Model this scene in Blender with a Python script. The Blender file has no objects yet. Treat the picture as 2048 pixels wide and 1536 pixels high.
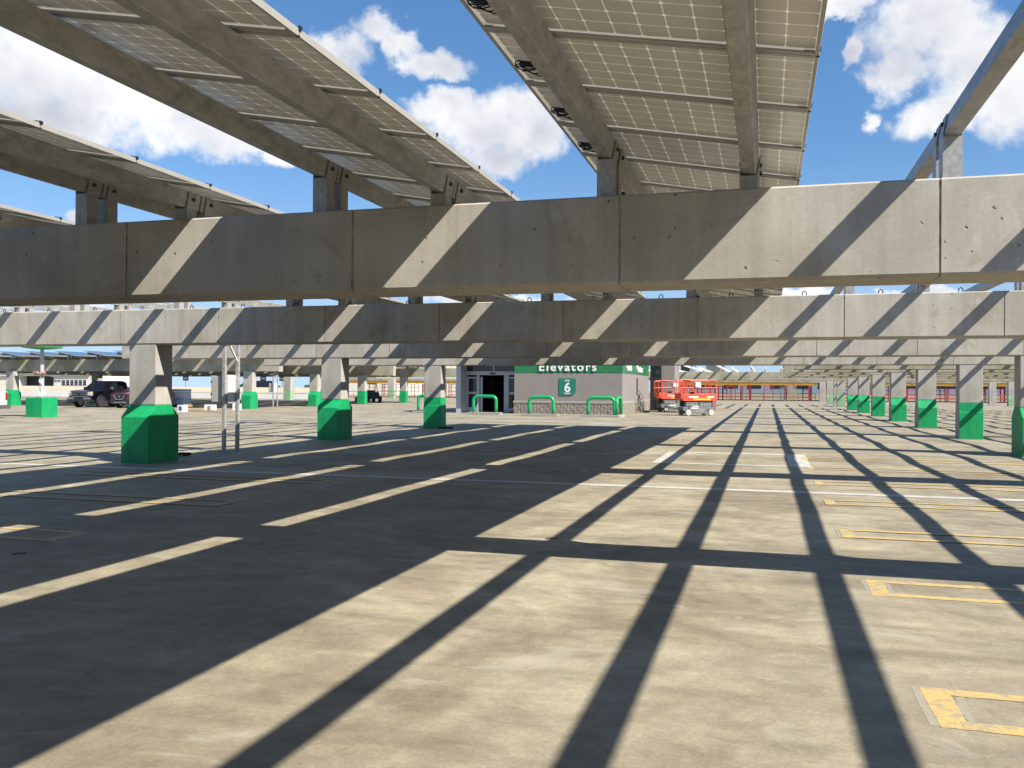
import bpy, bmesh, math, random
from mathutils import Vector, Matrix
rnd = random.Random(7)
sc = bpy.context.scene
COL = sc.collection
PI = math.pi

# ------------------------------------------------------------------ camera, sky, sun, exposure
H = 1.6
cam = bpy.data.cameras.new('camera'); camo = bpy.data.objects.new('camera', cam); COL.objects.link(camo)
Rv, Uv, Fv = Vector((.9612, .2758, .0063)), Vector((-.0047, -.0064, 1.0)), Vector((-.2759, .9612, .0049))
camo.matrix_world = Matrix(((Rv.x, Uv.x, -Fv.x, 0), (Rv.y, Uv.y, -Fv.y, 0), (Rv.z, Uv.z, -Fv.z, H), (0, 0, 0, 1)))
cam.sensor_fit = 'HORIZONTAL'; cam.angle = math.radians(59.93)
cam.clip_start = .05; cam.clip_end = 6000
sc.camera = camo

KX, KY = .955, .42                                     # sun: shadow shift per metre of drop (-X, +Y)
sun_dir = Vector((KX, -KY, 1)).normalized()
SUN_EL = math.asin(sun_dir.z); SUN_AZ = math.atan2(sun_dir.x, sun_dir.y)
sl = bpy.data.lights.new('sun', 'SUN'); sl.energy = 5.0; sl.angle = math.radians(.53); sl.color = (1, .925, .80)
so = bpy.data.objects.new('sun', sl); COL.objects.link(so)
so.rotation_euler = (-sun_dir).to_track_quat('-Z', 'Y').to_euler(); so.location = (20, -10, 30)

sc.view_settings.view_transform = 'Standard'; sc.view_settings.look = 'None'
sc.view_settings.exposure = 0.97; sc.view_settings.gamma = 1
sc.render.engine = 'CYCLES'
sc.cycles.max_bounces = 8; sc.cycles.diffuse_bounces = 4; sc.cycles.glossy_bounces = 3
sc.cycles.transmission_bounces = 3; sc.cycles.caustics_reflective = False; sc.cycles.caustics_refractive = False
sc.cycles.use_denoising = True

world = bpy.data.worlds.new('World'); sc.world = world; world.use_nodes = True
CLOUDS = [(-0.779, 0.312, 0.115, 0.046), (-0.693, 0.297, 0.114, 0.04), (-0.604, 0.262, 0.094, 0.025), (-0.761, 0.264, 0.093, 0.030),
 (-0.537, 0.248, 0.032, 0.013), (-0.317, 0.288, 0.085, 0.034), (-0.351, 0.311, 0.039, 0.018), (-0.284, 0.307, 0.050, 0.025),
 (-0.295, 0.252, 0.042, 0.018), (-0.25, 0.278, 0.034, 0.028), (-0.374, 0.297, 0.034, 0.02), (-0.435, 0.381, 0.028, 0.02),
 (-0.408, 0.366, 0.022, 0.015), (-0.374, 0.35, 0.040, 0.014), (-0.473, 0.352, 0.038, 0.026), 
 (0.154, 0.358, 0.063, 0.042), (0.204, 0.319, 0.056, 0.046), (0.178, 0.27, 0.051, 0.022), (0.239, 0.278, 0.037, 0.045),
 (0.103, 0.278, 0.013, 0.013), (0.085, 0.347, 0.012, 0.014), (0.082, 0.385, 0.029, 0.011), (0.131, 0.320, 0.030, 0.024),
 (-0.731, 0.168, 0.018, 0.010), (-0.294, 0.098, 0.09, 0.009), (0.018, 0.102, 0.061, 0.008), (0.155, 0.098, 0.036, 0.006),
 (-0.777, 0.084, 0.072, 0.008), (-0.071, 0.094, 0.053, 0.006), (1.6, .35, .3, .08), (-2.0, .4, .3, .1)]
def build_world():
    nt = world.node_tree; N = nt.nodes; L = nt.links; N.clear()
    def m(op, a, b=None, clamp=False):
        n = N.new('ShaderNodeMath'); n.operation = op; n.use_clamp = clamp
        for i, v in enumerate((a, b)):
            if v is None: continue
            if isinstance(v, (int, float)): n.inputs[i].default_value = v
            else: L.new(v, n.inputs[i])
        return n.outputs[0]
    tc = N.new('ShaderNodeTexCoord'); sep = N.new('ShaderNodeSeparateXYZ'); L.new(tc.outputs['Generated'], sep.inputs[0])
    az = m('ARCTAN2', sep.outputs[0], sep.outputs[1]); el = m('ARCSINE', sep.outputs[2])
    def noise(scale, detail, rough, off):
        cmb = N.new('ShaderNodeVectorMath'); cmb.operation = 'ADD'; L.new(tc.outputs['Generated'], cmb.inputs[0]); cmb.inputs[1].default_value = off
        n = N.new('ShaderNodeTexNoise'); n.inputs['Scale'].default_value = scale; n.inputs['Detail'].default_value = detail
        n.inputs['Roughness'].default_value = rough; L.new(cmb.outputs[0], n.inputs['Vector']); return n.outputs[0]
    wa = m('MULTIPLY', m('SUBTRACT', noise(14, 3, .55, (3, 1, 2)), .5), .05); wb = m('MULTIPLY', m('SUBTRACT', noise(14, 3, .55, (9, 4, 7)), .5), .035)
    wc = m('MULTIPLY', m('SUBTRACT', noise(48, 4, .6, (6, 2, 9)), .5), .034); wd = m('MULTIPLY', m('SUBTRACT', noise(48, 4, .6, (1, 7, 3)), .5), .026)
    az = m('ADD', m('ADD', az, wa), wc); el2 = m('ADD', m('ADD', el, wb), wd)
    f = None
    for (u, v, ru, rv) in CLOUDS:
        a = m('DIVIDE', m('SUBTRACT', az, u), ru * 1.10); b = m('DIVIDE', m('SUBTRACT', el2, v), rv * 1.08)
        d = m('SUBTRACT', 1.0, m('ADD', m('MULTIPLY', a, a), m('MULTIPLY', b, b)))
        f = d if f is None else m('SMOOTH_MAX', f, d)
        if f is not d: f.node.inputs[2].default_value = .35
    f = m('MAXIMUM', f, -1.0)
    n1 = noise(34, 8, .6, (0, 0, 0)); n2 = noise(11, 4, .5, (5, 5, 5)); n3 = noise(13, 3, .5, (2, 8, 1))
    dens = m('ADD', m('MULTIPLY', f, 1.0), m('ADD', m('MULTIPLY', m('SUBTRACT', n1, .5), 1.55), m('MULTIPLY', m('SUBTRACT', n3, .5), .9)))
    mr = N.new('ShaderNodeMapRange'); mr.interpolation_type = 'SMOOTHSTEP'; L.new(dens, mr.inputs[0]); mr.inputs[1].default_value = -.20; mr.inputs[2].default_value = .86
    cover = m('MULTIPLY', mr.outputs[0], .97)
    # thicker, lower parts of a cloud are greyer
    th = N.new('ShaderNodeMapRange'); L.new(m('ADD', m('MULTIPLY', f, .5), m('MULTIPLY', m('SUBTRACT', n2, .5), 2.6)), th.inputs[0]); th.inputs[1].default_value = .10; th.inputs[2].default_value = 1.0
    ccol = N.new('ShaderNodeMix'); ccol.data_type = 'RGBA'; L.new(th.outputs[0], ccol.inputs[0])
    ccol.inputs[6].default_value = (1.0, 1.0, 1.0, 1); ccol.inputs[7].default_value = (.58, .60, .68, 1)
    sky = N.new('ShaderNodeTexSky'); sky.sky_type = 'NISHITA'; sky.sun_disc = False; sky.sun_elevation = SUN_EL; sky.sun_rotation = SUN_AZ
    sky.air_density = 1.0; sky.dust_density = .1; sky.ozone_density = 2.5
    cv = N.new('ShaderNodeCombineXYZ'); L.new(sep.outputs[0], cv.inputs[0]); L.new(sep.outputs[1], cv.inputs[1]); L.new(m('ADD', m('MULTIPLY', m('MAXIMUM', sep.outputs[2], 0.0), .9), .085), cv.inputs[2])
    nv = N.new('ShaderNodeVectorMath'); nv.operation = 'NORMALIZE'; L.new(cv.outputs[0], nv.inputs[0]); L.new(nv.outputs[0], sky.inputs[0])
    b1 = N.new('ShaderNodeBackground'); hs = N.new('ShaderNodeHueSaturation'); hs.inputs['Saturation'].default_value = 1.2; L.new(sky.outputs[0], hs.inputs['Color'])
    hz = N.new('ShaderNodeMapRange'); hz.interpolation_type = 'SMOOTHSTEP'; L.new(sep.outputs[2], hz.inputs[0]); hz.inputs[1].default_value = -.02; hz.inputs[2].default_value = .27; hz.inputs[3].default_value = .70; hz.inputs[4].default_value = 0
    hm = N.new('ShaderNodeMix'); hm.data_type = 'RGBA'; L.new(hz.outputs[0], hm.inputs[0]); L.new(hs.outputs[0], hm.inputs[6]); hm.inputs[7].default_value = (3.0, 3.75, 5.0, 1)
    L.new(hm.outputs[2], b1.inputs[0]); b1.inputs[1].default_value = .086
    b2 = N.new('ShaderNodeBackground'); L.new(ccol.outputs[2], b2.inputs[0]); b2.inputs[1].default_value = .545
    mx = N.new('ShaderNodeMixShader'); L.new(cover, mx.inputs[0]); L.new(b1.outputs[0], mx.inputs[1]); L.new(b2.outputs[0], mx.inputs[2])
    out = N.new('ShaderNodeOutputWorld'); L.new(mx.outputs[0], out.inputs[0])
build_world()

# ------------------------------------------------------------------ materials
def new_mat(name):
    m = bpy.data.materials.new(name); m.use_nodes = True
    nt = m.node_tree; bs = nt.nodes['Principled BSDF']
    return m, nt, bs
class NB:
    """small node helper"""
    def __init__(s, nt): s.nt, s.N, s.L = nt, nt.nodes, nt.links
    def obj(s, scale=(1, 1, 1), kind='Object'):
        tc = s.N.new('ShaderNodeTexCoord'); mp = s.N.new('ShaderNodeMapping'); mp.inputs['Scale'].default_value = scale
        s.L.new(tc.outputs[kind], mp.inputs[0]); return mp.outputs[0]
    def noise(s, vec, scale, detail=4, rough=.55, dist=0):
        n = s.N.new('ShaderNodeTexNoise'); n.inputs['Scale'].default_value = scale; n.inputs['Detail'].default_value = detail
        n.inputs['Roughness'].default_value = rough; n.inputs['Distortion'].default_value = dist; s.L.new(vec, n.inputs['Vector']); return n.outputs[0]
    def voro(s, vec, scale, feature='F1'):
        n = s.N.new('ShaderNodeTexVoronoi'); n.feature = feature; n.inputs['Scale'].default_value = scale; s.L.new(vec, n.inputs['Vector']); return n
    def rng(s, v, a, b, c=0., d=1., smooth=False):
        n = s.N.new('ShaderNodeMapRange'); n.inputs[1].default_value = a; n.inputs[2].default_value = b; n.inputs[3].default_value = c; n.inputs[4].default_value = d
        if smooth: n.interpolation_type = 'SMOOTHSTEP'
        s.L.new(v, n.inputs[0]); return n.outputs[0]
    def m(s, op, a, b=None):
        n = s.N.new('ShaderNodeMath'); n.operation = op
        for i, v in enumerate((a, b)):
            if v is None: continue
            if isinstance(v, (int, float)): n.inputs[i].default_value = v
            else: s.L.new(v, n.inputs[i])
        return n.outputs[0]
    def mix(s, f, a, b):
        n = s.N.new('ShaderNodeMix'); n.data_type = 'RGBA'
        if isinstance(f, (int, float)): n.inputs[0].default_value = f
        else: s.L.new(f, n.inputs[0])
        for i, v in ((6, a), (7, b)):
            if isinstance(v, tuple): n.inputs[i].default_value = (*v, 1)
            else: s.L.new(v, n.inputs[i])
        return n.outputs[2]
    def mul(s, col, v):
        n = s.N.new('ShaderNodeMix'); n.data_type = 'RGBA'; n.blend_type = 'MULTIPLY'; n.inputs[0].default_value = 1
        s.L.new(col, n.inputs[6])
        cc = s.N.new('ShaderNodeCombineColor'); [s.L.new(v, cc.inputs[i]) for i in range(3)]; s.L.new(cc.outputs[0], n.inputs[7]); return n.outputs[2]
    def bump(s, h, strength, dist, bs):
        n = s.N.new('ShaderNodeBump'); n.inputs['Strength'].default_value = strength; n.inputs['Distance'].default_value = dist
        s.L.new(h, n.inputs['Height']); s.L.new(n.outputs[0], bs.inputs['Normal'])
def plain(name, col, rough=.6, metal=0., var=.12, scale=6., bump=0., spec=.5, coat=0.):
    m, nt, bs = new_mat(name); b = NB(nt); v = b.obj()
    if max(col) > .08: col = tuple(c * .66 for c in col)
    n = b.noise(v, scale, 5, .6)
    k = b.rng(n, .3, .7, 1 - var, 1 + var)
    rgb = nt.nodes.new('ShaderNodeRGB'); rgb.outputs[0].default_value = (*col, 1)
    nt.links.new(b.mul(rgb.outputs[0], k), bs.inputs['Base Color'])
    bs.inputs['Roughness'].default_value = rough; bs.inputs['Metallic'].default_value = metal
    bs.inputs['Specular IOR Level'].default_value = spec; bs.inputs['Coat Weight'].default_value = coat; bs.inputs['Coat Roughness'].default_value = .05
    if bump: b.bump(b.noise(v, scale * 6, 3), bump, .01, bs)
    return m
MAT = {}
def deck_mat():
    m, nt, bs = new_mat('deck_concrete'); b = NB(nt); v = b.obj()
    vs = b.obj((.35, 1.6, 1))                                       # trowel and tyre streaks run along X
    big = b.noise(v, .42, 7, .62, 1.1); mid = b.noise(vs, 1.3, 7, .62, .8); fine = b.noise(v, 40, 4, .7); sm = b.noise(v, 7, 6, .6, .6)
    c = b.mix(b.rng(big, .32, .68, 0, 1, True), (.212, .183, .130), (.325, .290, .212))
    c = b.mul(c, b.rng(mid, .25, .75, .72, 1.24)); c = b.mul(c, b.rng(sm, .3, .7, .88, 1.10)); c = b.mul(c, b.rng(fine, .25, .75, .80, 1.18))
    ar = b.noise(b.obj((.9, 1, 1)), 1.1, 5, .6, 3.2); c = b.mul(c, b.rng(ar, .35, .66, .86, 1.12))        # trowel arcs
    # pale patched blotches, dark scuffs, rusty and orange stains
    pa = b.noise(b.obj((.6, 1.1, 1)), 1.7, 6, .6, 1.2); c = b.mix(b.rng(pa, .58, .66, 0, .5, True), c, (.34, .32, .27))
    dk = b.noise(b.obj((.5, 1.3, 1)), .9, 7, .65, .8); c = b.mix(b.rng(dk, .60, .72, 0, .42, True), c, (.125, .117, .104))
    ru = b.noise(v, .55, 3, .4); ru2 = b.noise(v, 3.2, 6, .7); c = b.mix(b.m('MULTIPLY', b.rng(ru, .66, .74, 0, .8, True), b.rng(ru2, .42, .62, 0, 1)), c, (.30, .19, .095))
    vo = b.voro(v, 3.1); c = b.mix(b.rng(vo.outputs[0], .012, .03, .75, 0), c, (.07, .065, .06))        # grit and gum spots
    vo3 = b.voro(b.obj((1, 1, 1)), 1.15); c = b.mix(b.rng(vo3.outputs[0], .02, .045, .6, 0), c, (.42, .39, .34))
    wn = b.noise(v, .45, 3, .5); wb = b.m('ABSOLUTE', b.m('SUBTRACT', b.noise(b.obj((.5, .9, 1)), .55, 1, .3, .2), .5))
    c = b.mix(b.m('MULTIPLY', b.rng(wb, .0, .0012, .5, 0), b.rng(wn, .54, .60, 0, 1)), c, (.42, .39, .33))      # thin pale scratches
    nt.links.new(c, bs.inputs['Base Color'])
    nt.links.new(b.rng(mid, .3, .7, .62, .85), bs.inputs['Roughness']); bs.inputs['Specular IOR Level'].default_value = .35
    b.bump(b.m('ADD', b.m('MULTIPLY', fine, .8), mid), .4, .007, bs)
    return m
def beam_mat(name='precast_concrete', base=((.36, .335, .285), (.46, .44, .395)), holes=True, moss=0):
    m, nt, bs = new_mat(name); b = NB(nt); v = b.obj()
    oi = nt.nodes.new('ShaderNodeObjectInfo')
    big = b.noise(v, .9, 6, .6, .5); streak = b.noise(b.obj((6, 6, .35)), 1.0, 5, .6); fine = b.noise(v, 30, 4, .65)
    c = b.mix(b.rng(big, .3, .7, 0, 1, True), *base)
    c = b.mul(c, b.rng(streak, .3, .72, .86, 1.07)); c = b.mul(c, b.rng(fine, .25, .75, .90, 1.08))
    dr = b.noise(b.obj((3.2, 3.2, .22)), 1.0, 6, .7, .5); c = b.mix(b.rng(dr, .62, .72, 0, .4, True), c, (.20, .18, .15)); wf = b.noise(b.obj((1.3, 1.3, .7)), 1.6, 7, .7, 1.6); c = b.mix(b.rng(wf, .60, .70, 0, .4, True), c, (.55, .53, .49))
    st = b.noise(b.obj((.8, .8, .8)), 1.7, 5, .65, 1.0); c = b.mix(b.rng(st, .56, .72, 0, .5, True), c, (.245, .205, .15))
    if moss: c = b.mix(b.rng(b.noise(v, .7, 6, .65), .40, .62, 0, moss, True), c, (.19, .18, .085))
    h = big
    if holes:
        dv = nt.nodes.new('ShaderNodeTexNoise'); dv.inputs['Scale'].default_value = 22; nt.links.new(v, dv.inputs['Vector']); va = nt.nodes.new('ShaderNodeVectorMath'); va.operation = 'MULTIPLY_ADD'; nt.links.new(dv.outputs['Color'], va.inputs[0]); va.inputs[1].default_value = (.05, .05, .05); nt.links.new(v, va.inputs[2]); v0 = v; v = va.outputs[0]
        vo = b.voro(v, 4.2); hn = b.noise(v, 2.0, 2); keep = b.rng(hn, .46, .56, 0, 1)
        hole = b.m('MULTIPLY', b.rng(vo.outputs[0], .045, .07, 1, 0), keep)
        vo2 = b.voro(v, 9.); hole2 = b.m('MULTIPLY', b.rng(vo2.outputs[0], .085, .13, 1, 0), b.rng(b.noise(v, 2.3, 2), .54, .60, 0, 1))
        hh = b.m('MAXIMUM', hole, hole2); c = b.mix(b.m('MULTIPLY', hh, .85), c, (.07, .06, .045))
        h = b.m('SUBTRACT', b.m('MULTIPLY', fine, .25), hh)
    nt.links.new(c, bs.inputs['Base Color']); bs.inputs['Roughness'].default_value = .8; bs.inputs['Specular IOR Level'].default_value = .3
    b.bump(h, .35, .01, bs)
    return m
def galv_mat(name='galvanized_steel', base=((.26, .265, .26), (.46, .465, .455))):
    m, nt, bs = new_mat(name); b = NB(nt); v = b.obj()
    vo = b.voro(b.obj((30, 9, 30)), 1.0); n = b.noise(b.obj((3, 1.6, 3)), 2.5, 7, .68, 1.2)
    c = b.mix(b.rng(n, .3, .7, 0, 1), *base)
    cc = nt.nodes.new('ShaderNodeRGBToBW'); nt.links.new(vo.outputs['Color'], cc.inputs[0]); c = b.mul(c, b.rng(cc.outputs[0], .2, .8, .92, 1.08))
    dr = b.noise(b.obj((5, 1.2, .8)), 2.0, 4, .6); c = b.mix(b.rng(dr, .58, .72, 0, .5, True), c, (.13, .125, .11))
    nt.links.new(c, bs.inputs['Base Color']); bs.inputs['Metallic'].default_value = .25; bs.inputs['Roughness'].default_value = .5
    return m
def panel_back_mat():
    m, nt, bs = new_mat('solar_cells_underside'); b = NB(nt); tc = nt.nodes.new('ShaderNodeTexCoord')
    sep = nt.nodes.new('ShaderNodeSeparateXYZ'); nt.links.new(tc.outputs['Object'], sep.inputs[0])
    px, py = .1595, .157
    def fold(o, n, off): return b.m('ABSOLUTE', b.m('SUBTRACT', b.m('FRACT', b.m('DIVIDE', b.m('SUBTRACT', o, off), n)), .5))
    fx = fold(sep.outputs[0], px, .030); fy = fold(sep.outputs[1], py, .022)     # .5 = on a gap line
    lx = b.rng(fx, .476, .486); ly = b.rng(fy, .476, .486); dm = b.rng(b.m('ADD', fx, fy), .88, .905)
    line = b.m('MAXIMUM', b.m('MULTIPLY', b.m('MAXIMUM', lx, ly), .75), dm)
    ex = b.m('MULTIPLY', b.rng(sep.outputs[0], .026, .032), b.rng(sep.outputs[0], 1.938, 1.944, 1, 0))
    ey = b.m('MULTIPLY', b.rng(sep.outputs[1], .018, .024), b.rng(sep.outputs[1], .962, .968, 1, 0))
    line = b.m('MAXIMUM', line, b.m('SUBTRACT', 1.0, b.m('MULTIPLY', ex, ey)))
    n = b.noise(tc.outputs['Object'], 3.0, 3); cell = b.mix(b.rng(n, .3, .7), (.47, .45, .39), (.53, .505, .44))
    oi = nt.nodes.new('ShaderNodeObjectInfo'); cell = b.mul(cell, b.rng(oi.outputs['Random'], 0, 1, .92, 1.07))
    nt.links.new(b.mix(line, cell, (.86, .83, .74)), bs.inputs['Base Color'])
    bs.inputs['Roughness'].default_value = .27; bs.inputs['Specular IOR Level'].default_value = .45
    wv = b.noise(b.obj((2, 60, 1)), 1.0, 2); b.bump(wv, .05, .004, bs)
    # some daylight comes through: a little through the cells, more through the gaps between them
    tl = nt.nodes.new('ShaderNodeBsdfTranslucent'); tl.inputs[0].default_value = (.9, .86, .74, 1)
    mx = nt.nodes.new('ShaderNodeMixShader'); nt.links.new(b.rng(line, 0, 1, .022, .12), mx.inputs[0])
    nt.links.new(bs.outputs[0], mx.inputs[1]); nt.links.new(tl.outputs[0], mx.inputs[2])
    gl = nt.nodes.new('ShaderNodeBsdfPrincipled'); gl.inputs['Base Color'].default_value = (.012, .018, .045, 1); gl.inputs['Roughness'].default_value = .08
    mt = nt.nodes.new('ShaderNodeMixShader'); nt.links.new(b.rng(line, 0, 1, .022, .12), mt.inputs[0]); nt.links.new(gl.outputs[0], mt.inputs[1]); nt.links.new(tl.outputs[0], mt.inputs[2])
    ge = nt.nodes.new('ShaderNodeNewGeometry'); m2 = nt.nodes.new('ShaderNodeMixShader')      # the face towards the sun is dark cell glass
    nt.links.new(ge.outputs['Backfacing'], m2.inputs[0]); nt.links.new(mx.outputs[0], m2.inputs[1]); nt.links.new(mt.outputs[0], m2.inputs[2])
    nt.links.new(m2.outputs[0], nt.nodes['Material Output'].inputs[0])
    return m
def green_mat(name, col):
    m, nt, bs = new_mat(name); b = NB(nt); v = b.obj()
    n = b.noise(v, 2.2, 5, .6); f = b.noise(v, 22, 4, .7)
    rgb = nt.nodes.new('ShaderNodeRGB'); rgb.outputs[0].default_value = (*col, 1)
    c = b.mul(rgb.outputs[0], b.rng(n, .3, .7, .86, 1.08)); c = b.mul(c, b.rng(f, .3, .7, .94, 1.05))
    sc_ = b.noise(v, 9, 6, .75); c = b.mix(b.rng(sc_, .64, .72, 0, .6), c, (.20, .23, .19))
    tcz = nt.nodes.new('ShaderNodeTexCoord'); sz = nt.nodes.new('ShaderNodeSeparateXYZ'); nt.links.new(tcz.outputs['Object'], sz.inputs[0])
    sk = b.noise(b.obj((4, 4, 14)), 1.2, 6, .7); low = b.rng(sz.outputs[2], .02, .55, 1, 0)
    c = b.mix(b.m('MULTIPLY', b.rng(sk, .52, .66, 0, .75), low), c, (.10, .12, .085)); c = b.mul(c, b.rng(b.noise(b.obj((3, 3, .5)), 1.5, 5, .65), .3, .7, .85, 1.12))
    nt.links.new(c, bs.inputs['Base Color']); bs.inputs['Roughness'].default_value = .55; bs.inputs['Specular IOR Level'].default_value = .3
    b.bump(f, .15, .004, bs); return m
def paint_line_mat(name, col, worn=.5):
    m, nt, bs = new_mat(name); b = NB(nt); v = b.obj()
    n = b.noise(v, 16, 7, .7); g = b.noise(v, 2.5, 4, .6)
    c = b.mix(b.rng(b.m('ADD', n, b.m('MULTIPLY', g, .45)), .72, .80, 0, worn, True), col, (.26, .235, .185)); ch = b.noise(v, 45, 5, .7); c = b.mix(b.m('MULTIPLY', b.rng(ch, .60, .66, 0, .7), b.rng(g, .42, .55)), c, (.24, .215, .17))
    c = b.mul(c, b.rng(b.noise(v, 60, 3), .3, .7, .9, 1.08))
    nt.links.new(c, bs.inputs['Base Color']); bs.inputs['Roughness'].default_value = .7; return m
def block_mat():
    m, nt, bs = new_mat('split_face_block'); b = NB(nt)
    tc = nt.nodes.new('ShaderNodeTexCoord'); sep = nt.nodes.new('ShaderNodeSeparateXYZ'); nt.links.new(tc.outputs['Object'], sep.inputs[0])
    cb = nt.nodes.new('ShaderNodeCombineXYZ'); nt.links.new(b.m('ADD', sep.outputs[0], sep.outputs[1]), cb.inputs[0]); nt.links.new(sep.outputs[2], cb.inputs[1])
    br = nt.nodes.new('ShaderNodeTexBrick'); nt.links.new(cb.outputs[0], br.inputs[0]); br.inputs['Scale'].default_value = 1
    br.inputs['Brick Width'].default_value = .42; br.inputs['Row Height'].default_value = .21; br.inputs['Mortar Size'].default_value = .006
    br.inputs['Color1'].default_value = (.20, .178, .150, 1); br.inputs['Color2'].default_value = (.25, .222, .19, 1); br.inputs['Mortar'].default_value = (.18, .16, .14, 1)
    n = b.noise(tc.outputs['Object'], 9, 8, .7, .8); c = b.mul(br.outputs[0], b.rng(n, .3, .7, .72, 1.2)); nt.links.new(c, bs.inputs['Base Color'])
    bs.inputs['Roughness'].default_value = .9; b.bump(n, .9, .05, bs); return m
def tile_mat():
    m, nt, bs = new_mat('green_glazed_tile'); b = NB(nt)
    tc = nt.nodes.new('ShaderNodeTexCoord'); sep = nt.nodes.new('ShaderNodeSeparateXYZ'); nt.links.new(tc.outputs['Object'], sep.inputs[0])
    cb = nt.nodes.new('ShaderNodeCombineXYZ'); nt.links.new(b.m('ADD', sep.outputs[0], sep.outputs[1]), cb.inputs[0]); nt.links.new(sep.outputs[2], cb.inputs[1])
    br = nt.nodes.new('ShaderNodeTexBrick'); nt.links.new(cb.outputs[0], br.inputs[0]); br.inputs['Scale'].default_value = 1; br.offset = 0
    br.inputs['Brick Width'].default_value = .16; br.inputs['Row Height'].default_value = .16; br.inputs['Mortar Size'].default_value = .007
    br.inputs['Color1'].default_value = (.012, .125, .047, 1); br.inputs['Color2'].default_value = (.018, .165, .062, 1); br.inputs['Mortar'].default_value = (.06, .21, .11, 1)
    nt.links.new(br.outputs[0], bs.inputs['Base Color']); bs.inputs['Roughness'].default_value = .3; return m

MAT['deck'] = deck_mat(); MAT['beam'] = beam_mat(); MAT['moss'] = beam_mat('stained_concrete', ((.33, .31, .25), (.42, .40, .34)), False, .55)
MAT['groove'] = plain('dirty_joint', (.44, .39, .33), .9, 0, .4, 12)
MAT['column'] = beam_mat('column_concrete', ((.33, .315, .285), (.42, .405, .375)), True)
MAT['galv'] = galv_mat(); MAT['cells'] = panel_back_mat()
MAT['glass_top'] = plain('panel_front_glass', (.012, .018, .045), .08, 0, .2, 5)
MAT['alu'] = plain('anodised_aluminium', (.62, .61, .59), .5, .1, .06, 4)
MAT['bolt'] = plain('dark_bolt', (.06, .06, .06), .5, .6)
MAT['black'] = plain('black_rubber', (.015, .015, .015), .6)
MAT['green'] = green_mat('green_paint', (.006, .29, .10)); MAT['palegreen'] = green_mat('pale_green_primer', (.24, .40, .24))
MAT['gpipe'] = plain('green_pipe_paint', (.008, .46, .15), .35, 0, .06, 4)
MAT['yellow'] = paint_line_mat('yellow_line_paint', (.48, .345, .135), .7); MAT['white_line_and_sun'] = paint_line_mat('white_line_and_sun_paint', (.46, .46, .43), .45)
MAT['faded'] = paint_line_mat('faded_line', (.37, .355, .31), .8); MAT['patch'] = paint_line_mat('pale_patch', (.29, .265, .205), .8)
MAT['block'] = block_mat(); MAT['tile'] = tile_mat()
MAT['render'] = plain('taupe_render', (.33, .30, .285), .85, 0, .06, 1.5, .15)
MAT['capstone'] = plain('cap_stone', (.42, .39, .36), .8, 0, .08, 5)
MAT['doorframe'] = plain('grey_door_frame', (.62, .65, .72), .4, .1, .04)
MAT['glass'] = plain('dark_glass', (.012, .014, .018), .04, 0, .1, 2, 0, .6)
MAT['dark'] = plain('dark_interior', (.03, .032, .036), .7); MAT['interior'] = plain('lobby_wall', (.10, .10, .10), .7)
MAT['white'] = plain('white_paint_and_sunlit_faces', (1.1, 1.09, 1.05), .45, 0, .04); MAT['offwhite'] = plain('off_white_render', (1.05, 1.0, .88), .8, 0, .06, .5)
MAT['cream'] = plain('cream_parapet', (1.15, 1.0, .76), .85, 0, .08, .4); MAT['pale'] = plain('pale_barrier', (1.0, 1.0, 1.0), .8, 0, .06, .6)
MAT['signgreen'] = plain('sign_green', (.022, .25, .165), .4, 0, .03)
MAT['red'] = plain('lift_red', (.90, .105, .055), .4, 0, .08, 4); MAT['redframe'] = plain('red_frame_paint', (.56, .022, .035), .5, 0, .2, 5)
MAT['amber'] = plain('yellow_formwork', (.62, .33, .03), .55, 0, .15, 3); MAT['chassis'] = plain('grey_chassis', (.21, .23, .245), .45, .1, .12, 4)
MAT['tyrew'] = plain('pale_tyre', (.62, .60, .54), .7); MAT['tyre'] = plain('tyre', (.018, .018, .018), .8)
MAT['carblack'] = plain('black_car_paint', (.004, .004, .007), .15, 0, .1, 2, 0, .4, .5); MAT['carred'] = plain('dark_red_car_paint', (.05, .006, .009), .15, 0, .1, 2, 0, .5, 1.)
MAT['carwhite'] = plain('white_car_paint', (.78, .78, .77), .2, 0, .03, 2, 0, .5, 1.)
MAT['chrome'] = plain('chrome', (.62, .62, .62), .18, .9); MAT['lamp'] = plain('lamp_glass', (.72, .72, .70), .12, 0, .1, 9); MAT['amberlamp'] = plain('amber_lamp', (.35, .12, .03), .2)
MAT['taillamp'] = plain('tail_lamp', (.45, .02, .015), .2); MAT['horn'] = plain('faded_red', (.55, .22, .20), .5)
MAT['plastic'] = plain('dark_plastic', (.02, .021, .023), .5)
MAT['cabinet'] = plain('grey_cabinet', (.60, .60, .58), .4, 0, .03); MAT['wood'] = plain('raw_timber', (.55, .36, .18), .8, 0, .15, 8)
MAT['wrap'] = plain('plastic_wrap', (1.0, 1.08, 1.2), .4, 0, .25, 14, .4); MAT['blue'] = plain('blue_sign', (.03, .12, .42), .5); MAT['yel'] = plain('warning_yellow', (.75, .62, .05), .5)
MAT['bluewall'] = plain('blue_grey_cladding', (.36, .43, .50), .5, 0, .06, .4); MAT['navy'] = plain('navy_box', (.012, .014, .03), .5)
MAT['terrain'] = plain('far_ground', (.20, .20, .15), .95, 0, .3, .02); MAT['leaf'] = plain('far_foliage', (.045, .07, .03), .8, 0, .4, .5)
MAT['orange'] = plain('orange_drum', (.62, .14, .04), .5); MAT['grey'] = plain('grey_metal', (.30, .31, .32), .5, .2)
MAT['tan'] = plain('tan_building', (.50, .43, .33), .85, 0, .06, .3)

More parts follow.
